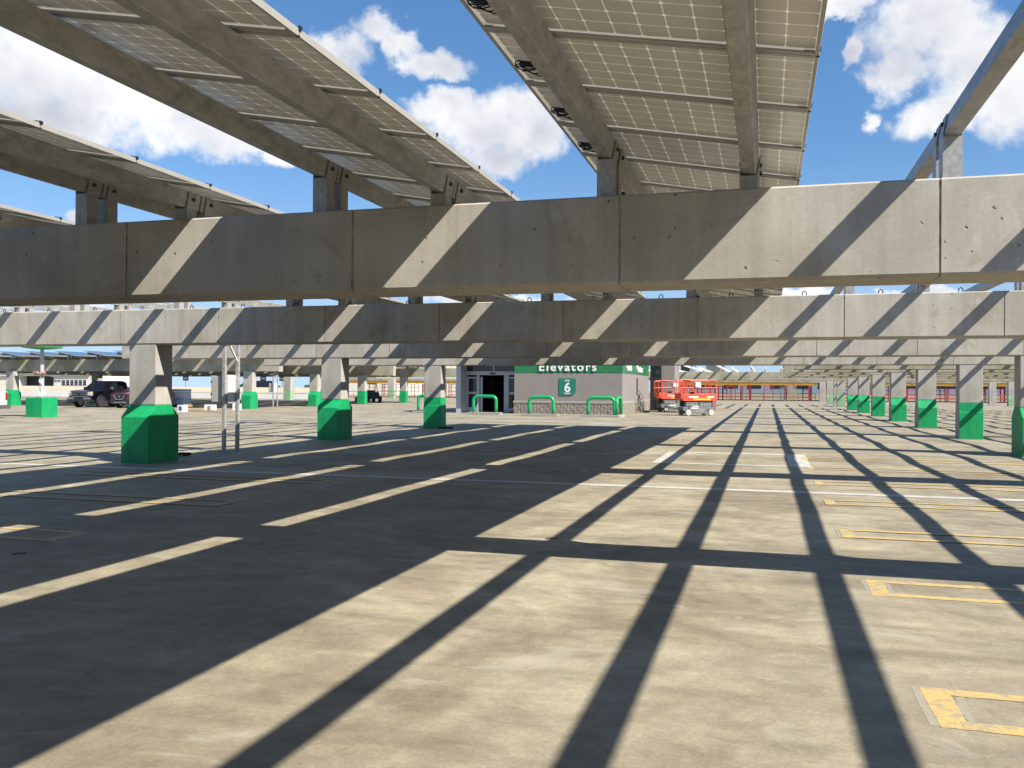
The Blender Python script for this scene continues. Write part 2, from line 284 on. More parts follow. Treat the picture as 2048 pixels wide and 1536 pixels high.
# ------------------------------------------------------------------ mesh helpers
class MB:
    def __init__(s): s.v, s.f, s.m, s.mats = [], [], [], []
    def mi(s, mat):
        if mat not in s.mats: s.mats.append(mat)
        return s.mats.index(mat)
    def add(s, vs, fs, mat):
        o = len(s.v); s.v += [tuple(v) for v in vs]; k = s.mi(mat)
        for f in fs: s.f.append(tuple(i + o for i in f)); s.m.append(k)
    def box(s, x0, x1, y0, y1, z0, z1, mat):
        s.add([(x0, y0, z0), (x1, y0, z0), (x1, y1, z0), (x0, y1, z0), (x0, y0, z1), (x1, y0, z1), (x1, y1, z1), (x0, y1, z1)],
              [(3, 2, 1, 0), (4, 5, 6, 7), (0, 1, 5, 4), (1, 2, 6, 5), (2, 3, 7, 6), (3, 0, 4, 7)], mat)
    def obox(s, o, a, b, c, mat):
        o, a, b, c = Vector(o), Vector(a), Vector(b), Vector(c)
        s.add([o, o + a, o + a + b, o + b, o + c, o + a + c, o + a + b + c, o + b + c],
              [(3, 2, 1, 0), (4, 5, 6, 7), (0, 1, 5, 4), (1, 2, 6, 5), (2, 3, 7, 6), (3, 0, 4, 7)], mat)
    def path(s, pts, r, mat, n=8, caps=True):
        pts = [Vector(p) for p in pts]; rings = []; up = None
        for i, p in enumerate(pts):
            t = (pts[min(i + 1, len(pts) - 1)] - pts[max(i - 1, 0)]).normalized()
            if up is None or abs(up.dot(t)) > .98: up = Vector((0, 0, 1)) if abs(t.z) < .9 else Vector((1, 0, 0))
            a = t.cross(up).normalized(); b = a.cross(t).normalized(); up = b
            rr = r[i] if isinstance(r, (list, tuple)) else r
            rings.append([p + (a * math.cos(2 * PI * k / n) + b * math.sin(2 * PI * k / n)) * rr for k in range(n)])
        s.loft(rings, mat, caps)
    def loft(s, rings, mat, caps=True, alt=None, segs=()):
        n = len(rings[0]); vs = [v for r in rings for v in r]; fs = []; f0 = len(s.m)
        for i in range(len(rings) - 1):
            for k in range(n): fs.append((i * n + k, i * n + (k + 1) % n, (i + 1) * n + (k + 1) % n, (i + 1) * n + k))
        if caps: fs += [tuple(range(n - 1, -1, -1)), tuple((len(rings) - 1) * n + k for k in range(n))]
        s.add(vs, fs, mat)
        for i in segs:
            for k in range(n): s.m[f0 + i * n + k] = s.mi(alt)
    def cyl(s, p0, p1, r, mat, n=16): s.path([p0, p1], r, mat, n)
    def prism(s, poly, ax, a0, a1, mat):
        """poly: 2-D outline in the other two axes, extruded along ax"""
        def P(u, v, w): return {'x': (w, u, v), 'y': (u, w, v), 'z': (u, v, w)}[ax]
        s.loft([[P(u, v, a0) for u, v in poly], [P(u, v, a1) for u, v in poly]], mat)
    def build(s, name, parent=None, smooth=False, bevel=0., loc=None, fix=True):
        me = bpy.data.meshes.new(name); me.from_pydata(s.v, [], s.f)
        for m in s.mats: me.materials.append(MAT[m])
        me.polygons.foreach_set('material_index', s.m)
        if fix:
            bm = bmesh.new(); bm.from_mesh(me); bmesh.ops.recalc_face_normals(bm, faces=bm.faces); bm.to_mesh(me); bm.free()
        if smooth: me.polygons.foreach_set('use_smooth', [True] * len(me.polygons))
        o = bpy.data.objects.new(name, me); COL.objects.link(o)
        if parent: o.parent = parent
        if loc: o.location = loc
        if bevel:
            b = o.modifiers.new('bevel', 'BEVEL'); b.width = bevel; b.segments = 2; b.limit_method = 'ANGLE'; b.angle_limit = math.radians(40)
        return o
def tag(o, label, cat, group=None, kind=None):
    o['label'] = label; o['category'] = cat
    if group: o['group'] = group
    if kind: o['kind'] = kind
    return o
def struct(o, kind='structure'): o['kind'] = kind; return o
def thing(name, label, cat, loc=(0, 0, 0), rz=0, group=None):
    o = bpy.data.objects.new(name, None); COL.objects.link(o); o.location = loc; o.rotation_euler = (0, 0, rz); o.empty_display_size = .2
    return tag(o, label, cat, group)
KIDS = {}
def dup(root, loc=None, rz=None, label=None, group=None):
    def rec(o, par):
        c = o.copy(); COL.objects.link(c)
        if par: c.parent = par
        for ch in [x for x in o.children]: rec(ch, c)
        return c
    r = rec(root, None)
    if loc is not None: r.location = loc
    if rz is not None: r.rotation_euler = (0, 0, rz)
    if label: r['label'] = label
    if group: r['group'] = group
    return r
def text_mesh(name, body, size, depth, mat, parent, loc, rot, bold=0., space=1., align='CENTER'):
    cu = bpy.data.curves.new(name, 'FONT'); cu.body = body; cu.size = size; cu.extrude = depth; cu.offset = bold; cu.space_character = space
    cu.align_x = align; cu.align_y = 'BOTTOM_BASELINE'
    t = bpy.data.objects.new(name + '_tmp', cu); COL.objects.link(t)
    dg = bpy.context.evaluated_depsgraph_get(); dg.update()
    me = bpy.data.meshes.new_from_object(t.evaluated_get(dg)); bpy.data.objects.remove(t)
    me.materials.clear(); me.materials.append(MAT[mat]); me.name = name
    o = bpy.data.objects.new(name, me); COL.objects.link(o); o.parent = parent; o.location = loc; o.rotation_euler = rot
    return o
ORD = ['first', 'second', 'third', 'fourth', 'fifth', 'sixth', 'seventh', 'eighth', 'ninth', 'tenth', 'eleventh', 'twelfth', 'thirteenth', 'fourteenth', 'fifteenth', 'sixteenth', 'seventeenth', 'eighteenth', 'nineteenth', 'twentieth']

# ------------------------------------------------------------------ ground: the parking deck
def zg(x, y):
    f = min(max((y - 8) / 8, 0), 1)
    return .0006 * min(max(y - 8, 0), 75) + f * (.011 * math.sin(2 * PI * y / 5.6 + .5 * math.sin(x / 6)) + .006 * math.sin(2 * PI * y / 2.83 + x / 5))
def build_deck():
    xs = [-135 + 2 * i for i in range(112)]; ys = []; y = -30.
    while y < 172:
        ys.append(y); y += .32 if 4 < y < 110 else 2.
    vs = [(x, y, zg(x, y)) for y in ys for x in xs]; n = len(xs)
    fs = [(j * n + i, j * n + i + 1, (j + 1) * n + i + 1, (j + 1) * n + i) for j in range(len(ys) - 1) for i in range(n - 1)]
    mb = MB(); mb.add(vs, fs, 'deck'); o = mb.build('parking_deck_floor', fix=False, smooth=True); struct(o)
    mb = MB(); mb.box(-3000, 3000, -3000, 3000, -16, -15, 'terrain'); struct(mb.build('ground'))
    mb = MB(); mb.box(-134.5, 86.5, -29.5, 170, -14.9, -.2, 'beam'); struct(mb.build('parking_deck_slab'))
build_deck()
def strip(mb, x0, x1, y0, y1, mat, dz=.005, rag=0.):
    nx = max(1, int((x1 - x0) / 1.0)); ny = max(1, int((y1 - y0) / .2)); vs = []; fs = []
    if rag: nx = max(nx, int((x1 - x0) / .06)); 
    for j in range(ny + 1):
        for i in range(nx + 1):
            x = x0 + (x1 - x0) * i / nx; y = y0 + (y1 - y0) * j / ny
            d_ = dz if y0 > 9 else dz * .35; yy = y + (rnd.uniform(-rag, rag) if rag and j in (0, ny) else 0); xx = x + (rnd.uniform(-rag, rag) if rag and i in (0, nx) else 0)
            vs.append((xx, yy, zg(x, y) + d_))
    for j in range(ny):
        for i in range(nx): k = j * (nx + 1) + i; fs.append((k, k + 1, k + nx + 2, k + nx + 1))
    mb.add(vs, fs, mat)
def markings():
    yb = MB(); wb = MB(); pb = MB()
    for k in range(-1, 7):                                          # narrow two-line stall markers every 2.82 m
        y0 = 4.63 + 2.825 * k; y1 = y0 + .60
        rg = .007 if k < 2 else 0
        for s, xc in ((1, .80), (-1, -7.06)):
            xe = xc + s * 5.1; cx = xc + s * .14
            strip(yb, min(xc, cx), max(xc, cx), y0, y1, 'yellow', .006, rg)
            for ya in (y0, y1 - .105): strip(yb, min(cx - s * .03, xe), max(cx - s * .03, xe), ya, ya + .105, 'yellow', .0085, rg)
            if k < 3:                                                # older paler pad showing round the marker's end
                strip(pb, min(xc - s * .035, xc + s * .02), max(xc - s * .035, xc + s * .02), y0 + .02, y1 - .01, 'patch', .003, .012); strip(pb, min(xc + s * .14, xc + s * .19), max(xc + s * .14, xc + s * .19), y0 + .1, y1 - .1, 'patch', .003, .02)
    struct(yb.build('road_markings', fix=False))
    strip(wb, -30, 25, 14.45, 14.72, 'white_line_and_sun'); strip(wb, -40, 3, 40.4, 40.9, 'faded')
    strip(wb, -2.4, .9, 19.3, 19.55, 'white_line_and_sun'); strip(wb, -2.4, .9, 22.6, 22.86, 'white_line_and_sun'); strip(wb, -2.4, -1.95, 19.5, 22.6, 'white_line_and_sun'); strip(wb, .45, .9, 19.5, 22.6, 'white_line_and_sun')
    strip(wb, -12, 8, 82.0, 83.0, 'white_line_and_sun'); strip(wb, -30, -12, 33.5, 33.8, 'white_line_and_sun')  # wide far strip paints the sunlit gap between purlin shadows
    strip(pb, -4.3, -3.15, 8.40, 8.415, 'groove', .003); strip(pb, -2.6, -1.7, 8.3, 8.312, 'groove', .003)
    struct(wb.build('road_markings', fix=False)); struct(pb.build('pale_floor_patches', fix=False))
markings()

# ------------------------------------------------------------------ beams
T = .56
YB = [7.2 + 8.5 * i for i in range(9)]; YBACK = [7.2 - 8.5 * i for i in range(1, 5)]
RISE = [0, .015, .02, .025, .055, .09, .115, .125, .13]
def beam_mesh(x0, x1, y, z0, z1, mat='beam', pitch=2.39, phase=-1.161, thick=T, chamfer=.026):
    mb = MB()
    def ring(x, ins):
        y0 = y + ins; c = chamfer
        return [(x, y0, z0 + c), (x, y0 + c, z0), (x, y + thick - c, z0), (x, y + thick, z0 + c), (x, y + thick, z1 - .015), (x, y + thick - .015, z1), (x, y0 + .015, z1), (x, y0, z1 - .015)]
    rings = [ring(x0, 0)]; segs = []; k = math.ceil((x0 + .1 - phase) / pitch); g = .007
    while phase + k * pitch < x1 - .1:
        x = phase + k * pitch
        segs += [len(rings), len(rings) + 1, len(rings) + 2]
        for dx, ins in ((-g - .003, 0), (-g, .007), (g, .007), (g + .003, 0)): rings.append(ring(x + dx, ins))
        k += 1
    rings.append(ring(x1, 0)); mb.loft(rings, mat, True, 'groove', segs); return mb
def loops(parent, x0, x1, y, z, pitch, phase):
    mb = MB(); mb.path([(-.035, 0, -.02), (-.03, 0, .05), (0, 0, .075), (.03, 0, .05), (.035, 0, -.02)], .009, 'black', 5)
    me = None; k = math.ceil((x0 - phase) / pitch)
    while phase + k * pitch < x1:
        if me is None: o = mb.build('lifting_loop', parent, loc=(phase + k * pitch, y, z)); me = o
        else: o = me.copy(); COL.objects.link(o); o.location = (phase + k * pitch, y, z)
        k += 1
where = ['nearest to the camera, spanning the whole top of the view', 'second from the camera, carried by the nearest flared green column', 'third from the camera',
         'fourth from the camera, just in front of the elevator building sign', 'fifth in line, its free left end nearest on the right side', 'sixth in line on the right, behind the fifth', 'seventh in line on the right',
         'eighth in line on the right', 'ninth in line on the right, last of the stepped free ends']
for i, y in enumerate(YB):
    x0, x1 = (-20.12, 30) if i < 4 else (1.155, 36)
    z0, z1 = 2.452 + RISE[i], 3.185 + RISE[i]
    o = beam_mesh(x0, x1, y, z0, z1, 'beam' if i < 4 else 'moss').build('concrete_beam')
    tag(o, 'long precast concrete roof beam, ' + where[i], 'beam', 'parallel concrete beams over the parking deck')
    if 0 < i < 4: loops(o, x0, x1, y + .06, z1, 1.2, -.6)
for i, y in enumerate(YBACK):                                       # the grid goes on behind the camera
    tag(beam_mesh(-20.12, 30, y, 2.452, 3.185).build('concrete_beam'), 'precast concrete beam behind the camera, %s one back' % ORD[i], 'beam', 'parallel concrete beams over the parking deck')
LONGY = 80.
o = beam_mesh(-16, 40, LONGY, 2.40, 3.16, 'moss').build('concrete_beam'); loops(o, -14, 4, LONGY + .1, 3.16, 2.6, -1.2)
tag(o, 'stained olive concrete beam crossing behind the red scissor lifts', 'beam', 'parallel concrete beams over the parking deck')
LEFTB = [55.5, 65., 74.5, 84.]
LEFTX = [-33.0, -32.8, -32.6, -26.]
lw = ['above the black pickup truck', 'second back from the black pickup, mostly hidden', 'carried by the column in front of the utility cart', 'last of the left block, left of the elevator doors']
for y, xr, w in zip(LEFTB, LEFTX, lw):
    tag(beam_mesh(-84, xr, y, 2.68, 3.58, 'moss').build('concrete_beam'), 'concrete beam of the far left canopy block, ' + w, 'beam', 'beams of the far left canopy block')

# ------------------------------------------------------------------ columns with painted bases
def column(x, y, w, ztop, flared, paint='green', left_bare=False, z1=.96, cat_label='', group=None, depth=T, zp=1.21, bare=False):
    r = thing('concrete_column', cat_label, 'column', (x, y + depth / 2, zg(x, y)), 0, group)
    h = w / 2; d = depth / 2 - .012; zt = ztop - zg(x, y)
    mb = MB(); mb.box(-h, h, -d, d, zp, zt, 'column'); s = mb.build('shaft', r, bevel=.012)
    mb = MB(); e = .22 if flared else .035
    prof = [(-d - e, -.1), (d + e, -.1), (d + e, z1), (d, zp - (.03 if flared else .22)), (d, zp), (-d, zp), (-d, zp - (.03 if flared else .22)), (-d - e, z1)]
    if not flared: prof = [(-d - .05, -.1), (d + .05, -.1), (d + .05, .90), (d + .012, .90), (d + .012, zp), (-d - .012, zp), (-d - .012, .90), (-d - .05, .90)]
    mb.loft([[(-h - .006, u, v) for u, v in prof], [(h + .006, u, v) for u, v in prof]], paint)
    o = mb.build('painted_base', r, bevel=.01)
    if left_bare:                                                   # the face turned to the drive lane was never painted
        o.data.materials.append(MAT['column'])
        for pl in o.data.polygons:
            if pl.normal.x < -.9: pl.material_index = len(o.data.materials) - 1
    return r
LEFTCOL = [(-12.55, YB[1], True, .66), (-12.62, YB[2], True, .66), (-12.64, YB[3], False, .70)]
cl = ['nearest green-based concrete column, left of the metal strut frame', 'second green-based column back in the left row, flared at its foot', 'straight green-based column beside the elevator entrance, third in the left row']
for (x, y, fl, w), l in zip(LEFTCOL, cl):
    column(x, y, w, 2.47, fl, cat_label=l, group='green-based columns')
rf = [False, True, True, False, True, True]
for i in range(6):
    ii = i + 3
    column(6.55, YB[ii], .72, 2.46 + RISE[ii], rf[i], left_bare=True, zp=1.21, z1=.86,
           cat_label=('%s green-based column counting back along the right-hand row, %s' % (ORD[i], 'with a flared foot' if rf[i] else 'straight with a seam line')), group='green-based columns')
column(6.29, YB[2], .72, 2.48, True, cat_label='dark green column base cut by the right edge of the photo', group='green-based columns')
for j, (y, pt) in enumerate([(89.3, 'palegreen'), (93.5, 'column'), (104, 'palegreen'), (118, 'column')]):
    column(6.75, y, .74, 2.62, False, pt, cat_label='unpainted or pale grey column at the far end of the right-hand row, %s of the pale ones' % ORD[j], group='pale far columns', depth=.6)
for j, (y, pt) in enumerate([(96, 'column'), (105, 'palegreen'), (113.5, 'column'), (122, 'palegreen')]):
    column(25.0, y, .75, 2.62, False, pt, cat_label='pale column in the row beyond the right-hand green columns, %s from the right' % ORD[j], group='pale far columns', depth=.6)
for j, (x, y, fl, l) in enumerate([(-56.2, 55.2, True, 'dark green column base behind the white pickup tail at the left edge'), (-35.3, 55.2, True, 'flared green column right of the grey cabinet under the far left block'),
        (-35.3, 64.7, True, 'green column between the wall cabinet posts and the second near column'), (-35.7, 74.3, False, 'green column standing in front of the utility cart'), (-35.7, 84.0, False, 'green column right of the utility cart')]):
    column(x, y, .72, 2.7, fl, cat_label=l, group='green columns of the far left block')
for j, (x, y) in enumerate([(-54.2, 93), (-53.8, 106), (-52, 118)]):
    column(x, y, .9, 2.9, False, 'palegreen', cat_label='pale primed column in the background left, %s one back' % ORD[j], group='pale far columns', depth=.8)
column(-56.6, 64.7, .72, 2.7, True, cat_label='shadowed column behind the black pickup cab, far left block', group='green columns of the far left block')

# ------------------------------------------------------------------ purlins, posts and solar tables
TILT = math.radians(10.3); EX = Vector((math.cos(TILT), 0, -math.sin(TILT))); NX = Vector((math.sin(TILT), 0, math.cos(TILT)))
PITCH = 2.62; LO = (-.205, 3.322); HI = (-1.352, 3.527); PW, PH = .114, .162
RAIL = {}
def rail(parent, x, z, y0, y1, mat='galv'):
    key = round(y1 - y0, 2)
    if key not in RAIL:
        mb = MB(); L = y1 - y0; t = .006
        # rolled channel seen as a closed box from below, with a small lip along the lower edges
        mb.obox((0, 0, 0), EX * PW, (0, L, 0), NX * PH, mat)
        RAIL[key] = mb.build('rail', parent, bevel=.008, loc=(x, y0, z)); return RAIL[key]
    o = RAIL[key].copy(); COL.objects.link(o); o.parent = parent; o.location = (x, y0, z); return o
POST = {}
def post(parent, x, z, yc, zb, flip):
    h = round(z - zb, 3); key = (h, flip)
    if key not in POST:
        mb = MB(); w = PW
        mb.box(-.004, w + .004, 0, .012, -h, -.004 - .02, 'galv')                     # web plate facing along the rail
        for xa in (-.012, w + .004):
            dz = 0 if xa < 0 else -math.tan(TILT) * w
            mb.box(xa, xa + .008, 0, .15, -h, dz, 'galv')
            top = NX * (PH * .93)
            o0 = Vector((xa, .0, dz))
            mb.obox(o0, (.008, 0, 0), (0, .15, 0), top, 'galv')
            c = o0 + NX * .09 + Vector((.004, .075, 0))
            mb.cyl(c - Vector((.022, 0, 0)), c + Vector((.022, 0, 0)), .017, 'bolt', 8)
        mb.box(-.03, w + .03, -.01, .16, -h, -h + .008, 'galv')                      # foot plate
        POST[key] = mb.build('post', parent, loc=(x, yc, z)); return
    o = POST[key].copy(); COL.objects.link(o); o.parent = parent; o.location = (x, yc, z)
def line(parent, x, z, ys, ya, yb_, beams, mat='galv'):
    """rails from ya to yb_ spliced over every beam, a pair of posts at each"""
    cuts = [ya] + [b[0] + T / 2 for b in beams if ya < b[0] + T / 2 < yb_] + [yb_]
    for a, b in zip(cuts, cuts[1:]): rail(parent, x, z, a + (.012 if a != ya else 0), b - (.012 if b != yb_ else 0), mat)
    for (y, zt) in beams:
        yc = y + T / 2
        if ya - .3 < yc < yb_ + .3:
            post(parent, x, z, yc - .215, zt, 0); post(parent, x, z, yc + .065, zt, 1)
BEAMS = [(y, 3.185) for y in reversed(YBACK)] + [(y, 3.185 + r) for y, r in zip(YB, RISE)]
Y_NEAR, Y_PAN, J0 = -8.87, 36.13, 5.13; Y_BACK = -28.87
# one framed glass module: local x along the slope from its upper left edge, local y along the row, local z the panel normal
MODW, MODL, GAP = 1.968, .994, .006
FR = .036
def module_parts():
    mb = MB(); mb.add([(.004, .004, FR - .008), (MODW - .004, .004, FR - .008), (MODW - .004, MODL - .004, FR - .008), (.004, MODL - .004, FR - .008)], [(3, 2, 1, 0)], 'cells')
    pan = mb.build('solar_panel', fix=False)
    mb = MB(); t = .003; fl = .036
    for (x0, x1, y0, y1) in ((0, MODW, 0, t), (0, MODW, MODL - t, MODL), (0, t, t, MODL - t), (MODW - t, MODW, t, MODL - t)): mb.box(x0, x1, y0, y1, 0, FR, 'alu')
    for (x0, x1, y0, y1) in ((t, MODW - t, t, fl), (t, MODW - t, MODL - fl, MODL - t), (t, fl * .6, fl, MODL - fl), (MODW - fl * .6, MODW - t, fl, MODL - fl)): mb.box(x0, x1, y0, y1, .0005, .003, 'alu')
    for x in (.02, MODW - .02 - .05): mb.box(x, x + .05, -GAP - .012, .012, FR, FR + .012, 'bolt')             # module clamp over the joint
    mb.box(MODW - .004, MODW + .006, -GAP - .012, .010, FR - .006, FR + .014, 'black'); mb.box(MODW - .012, MODW + .004, -GAP - .004, .004, -.004, .004, 'black')
    fr = mb.build('panel_frame', pan)
    return pan, fr
PAN, FRM = module_parts()
XR, ZR = .265, 3.43                                                # lower right underside edge of the table overhead
def coil_mesh():
    mb = MB(); r = random.Random(3)
    for k in range(4):
        a, b, ph = r.uniform(.07, .13), r.uniform(.025, .05), r.uniform(-.3, .3)
        pts = [(.02 + a * math.cos(t) + .02 * k, b * math.sin(t) + ph * a * math.cos(t), -.02 - .015 * k + .012 * math.sin(2 * t + k)) for t in [2 * PI * i / 18 for i in range(19)]]
        mb.path(pts, .0045, 'black', 5)
    mb.box(-.03, .05, -.02, .01, -.035, -.005, 'black')
    return mb
tl = ['solar panel table overhead right of centre, nearest the bare purlins', 'solar panel table upper left with a bright aluminium edge running to the image top',
      'solar panel table left of the big cloud, second from the left edge', 'solar panel table only just entering at the far left edge']
for i in range(4):
    k = -i
    r = thing('solar_table', tl[i], 'solar array', (0, 0, 0), 0, 'tilted solar tables over the deck')
    line(r, LO[0] + PITCH * k, LO[1], None, Y_BACK, Y_PAN, BEAMS[:8]); line(r, HI[0] + PITCH * k, HI[1], None, Y_BACK, Y_PAN, BEAMS[:8])
    org = Vector((XR + PITCH * k, 0, ZR)) - EX * MODW
    coil = None
    for j in range(-20, 45):
        y = Y_NEAR + j + .006
        p_ = PAN if (i == 0 and j == -20) else PAN.copy()
        if p_ is not PAN:
            COL.objects.link(p_); f_ = FRM.copy(); COL.objects.link(f_); f_.parent = p_; f_.matrix_parent_inverse = Matrix(); f_.location = (0, 0, 0)
        p_.parent = r; p_.location = org + Vector((0, y, 0)); p_.rotation_euler = (0, TILT, 0)
        if j % 1 == 0 and j > 9:
            if coil is None: coil = coil_mesh().build('cable_coil', r); co = coil
            else: co = coil.copy(); COL.objects.link(co)
            co.location = org + EX * .13 + Vector((0, y + .5, 0)); co.rotation_euler = (0, TILT, rnd.uniform(-.35, .35)); co.scale = (1, rnd.uniform(.8, 1.2), 1)

def purlin(x, z, y0, y1, beams, label, group, mat='galv'):
    r = thing('steel_purlin', label, 'purlin', (0, 0, 0), 0, group); line(r, x, z, None, y0, y1, beams, mat); return r
g1 = 'bare steel purlins right of the panels'
for k in range(1, 11):
    for nm, (x, z) in (('high', HI), ('low', LO)):
        n = 2 * k - 2 + (nm == 'low')
        lb = 'bare galvanized purlin crossing the sky at the upper right corner' if n == 0 else 'bare %s galvanized purlin, %s line right of the solar panels' % (nm, ORD[n])
        purlin(x + PITCH * k, z, Y_BACK, 79.4, BEAMS, lb, g1)
g2 = 'bare steel purlins left of the panels'
for k in range(4, 8):
    for nm, (x, z) in (('low', LO), ('high', HI)):
        n = 2 * (k - 4) + (nm == 'high')
        purlin(x - PITCH * k, z, Y_BACK, Y_PAN, BEAMS[:8], 'bare %s purlin casting a thin line shadow, %s left of the panels' % (nm, ORD[n]), g2)
for k in range(-5, 8):                                              # next bay beyond the stained beam; white rails imitate sunlit steel
    for nm, (x, z) in (('high', HI), ('low', LO)):
        purlin(x + PITCH * k, z - .03, 83.6 if k > 0 else 74.0, 98.5, [(LONGY, 3.16)], 'bare purlin of the far bay behind the red lifts, seen end-on above the stained beam', 'far bay purlins', 'white')
# far left block: tables of panels over the four beams
fb = [(y, 3.58) for y in LEFTB]
first = None
for j in range(14):
    x0 = -35.4 - PITCH * j
    r = thing('solar_table', 'far solar table on the left canopy block, seen end-on above the parked vehicles', 'solar array', (x0, 0, 0), 0, 'far left solar tables')
    zo = 3.58 + .13
    for (dx, dz) in ((0, .205), (1.147, 0)): line(r, dx, zo + dz, None, 54.6, 90, fb)
    org = Vector((1.147 + .47, 0, zo + .108)) - EX * MODW
    if first is None:
        mb = MB(); c = lambda a, y, n: org + EX * a + Vector((0, y, 0)) + NX * n
        mb.add([c(0, 54.5, 0), c(MODW, 54.5, 0), c(MODW, 90, 0), c(0, 90, 0), c(0, 54.5, FR), c(MODW, 54.5, FR), c(MODW, 90, FR), c(0, 90, FR)],
               [(0, 3, 2, 1), (0, 1, 5, 4), (1, 2, 6, 5), (2, 3, 7, 6), (3, 0, 4, 7)], 'alu')
        mb.add([c(.01, 54.51, FR + .001), c(MODW - .01, 54.51, FR + .001), c(MODW - .01, 89.9, FR + .001), c(.01, 89.9, FR + .001)], [(0, 1, 2, 3)], 'glass_top')
        first = mb.build('panel_row', r, fix=False)
    else:
        o = first.copy(); COL.objects.link(o); o.parent = r

# ------------------------------------------------------------------ elevator building
def elevator_building():
    FY = 53.5; r = thing('elevator_building', 'low taupe elevator lobby building with green tile band and sliding doors', 'building')
    zb = zg(-12, FY)
    XL, XW, XR_, BY = -19.06, -15.2, -8.41, 66.
    mb = MB(); mb.box(XW, XR_, FY, BY, .83, 2.57, 'render'); mb.box(XW + .02, XR_ - .02, FY + .02, BY - .1, 3.72, 4.3, 'render'); mb.build('wall', r)
    mb = MB(); mb.box(XW - .03, XR_ + .03, FY - .03, BY, -.05 + zb, .68, 'block')
    rr = random.Random(5)
    def rough(P, length):                                           # split-faced blocks: chipped relief in front of the core
        nx, nz = int(length / .07), 10; blk = {}
        vs = []; fs = []
        for j in range(nz + 1):
            for i in range(nx + 1):
                u = length * i / nx; w = -.02 + .69 * j / nz; row = int(w / .22); bk = (row, int((u + .2 * (row % 2)) / .42)); blk.setdefault(bk, rr.uniform(0, .02))
                joint = min(abs((u + .2 * (row % 2)) % .42), .42 - (u + .2 * (row % 2)) % .42) < .03
                vs.append(P(u, w + zb, .008 if joint else .012 + blk[bk] * .5 + rr.uniform(0, .02)))
        for j in range(nz):
            for i in range(nx): k = j * (nx + 1) + i; fs.append((k, k + 1, k + nx + 2, k + nx + 1))
        mb.add(vs, fs, 'block')
    rough(lambda u, w, d: (XW - .04 + u, FY - .03 - d, w), XR_ - XW + .08); rough(lambda u, w, d: (XR_ + .03 + d, FY - .05 + u, w), BY - FY)
    mb.build('block_base', r)
    mb = MB(); mb.box(XW - .07, XR_ + .07, FY - .08, BY, .68, .83, 'capstone'); mb.build('cap_ledge', r, bevel=.02)
    mb = MB(); mb.box(XW - .001, XR_ + .012, FY - .012, BY, 2.572, 3.72, 'tile'); mb.build('tile_band', r)
    mb = MB(); mb.box(XL - .3, XR_ + .35, FY - .3, BY, 4.3, 4.5, 'grey'); mb.build('roof', r)
    mb = MB(); mb.box(XL - .3, XW, FY - 1.35, FY - .002, 3.5, 3.68, 'grey'); mb.build('canopy', r)  # unseen canopy, added and sized to shade the recessed doors
    # lobby behind the recessed entrance
    DY = FY + 1.2
    mb = MB(); mb.box(XL, XL + .3, FY, BY, zb, 4.3, 'doorframe'); mb.build('corner_post', r)
    mb = MB(); mb.box(XL + .3, XW, DY + 5, DY + 5.1, 0, 4.3, 'dark'); mb.box(XL + .31, XL + .35, DY + .2, DY + 5, 0, 4.3, 'dark'); mb.box(XL + .3, XW, DY + .25, DY + 5, zb + .004, zb + .02, 'dark'); mb.box(XL + .3, XW, FY, DY + 5, 3.9, 4.29, 'dark')
    for x in (-18.0, -17.1, -16.75, -16.1): mb.box(x, x + .1, DY + 3, DY + 3.1, zb + .02, 3.2, 'interior')
    mb.box(-18.3, -15.4, DY + 3.02, DY + 3.08, 1.9, 2.0, 'interior'); mb.box(-17.2, -16.2, DY + 3.2, DY + 3.3, .7, 1.5, 'interior'); mb.build('lobby', r)
    # door wall, drawn at DY (scaled a little from the front plane)
    sx = lambda x: x * (DY + .0) / 53.7
    F = MB(); y0, y1 = DY, DY + .12
    def fr(xa, xb, za, zt): F.box(sx(xa), sx(xb), y0, y1, za + zb, zt + zb, 'doorframe')
    fr(-18.76, -15.0, 2.42, 2.66); fr(-18.76, -18.44, 0, 2.42); fr(-18.76, -15.0, 3.45, 4.25); fr(-18.76, -18.68, 2.66, 3.45); fr(-16.66, -16.58, 2.66, 3.45); fr(-17.75, -17.58, 0, 2.42); fr(-15.94, -15.62, 0, 2.42); fr(-15.2, -14.9, 0, 2.42)
    F.build('door_frame', r)
    def leaf(xa, xb, y):
        D = MB(); a, b_ = sx(xa), sx(xb)
        for (u, v, za, zt) in ((a, a + .14, .05, 2.3), (b_ - .14, b_, .05, 2.3), (a + .14, b_ - .14, .05, .32), (a + .14, b_ - .14, 1.18, 1.33), (a + .14, b_ - .14, 2.2, 2.3)): D.box(u, v, y, y + .05, za + zb, zt + zb, 'doorframe')
        d = D.build('sliding_door', r); G = MB()
        G.box(a + .14, b_ - .14, y + .02, y + .03, .32 + zb, 1.18 + zb, 'glass'); G.box(a + .14, b_ - .14, y + .02, y + .03, 1.33 + zb, 2.2 + zb, 'glass'); G.build('pane', d)
    leaf(-18.45, -17.6, DY + .03); leaf(-17.66, -17.40, DY + .14); leaf(-15.94, -15.70, DY + .14); leaf(-15.78, -15.0, DY + .03)
    G = MB(); G.box(sx(-18.68), sx(-16.66), DY + .05, DY + .06, 2.66 + zb, 3.45 + zb, 'glass'); G.box(sx(-16.58), sx(-15.0), DY + .05, DY + .06, 2.66 + zb, 3.45 + zb, 'glass'); G.build('transom_window', r)
    S = MB(); S.box(sx(-16.85), sx(-16.5), DY - .05, DY - .002, 2.47 + zb, 2.56 + zb, 'black'); S.build('door_sensor', r)
    rot = (PI / 2, 0, 0)
    t = text_mesh('lettering', 'Elevators', .74, .028, 'white', r, (-11.81, FY - .045, 2.70), rot, .014, 1.30)
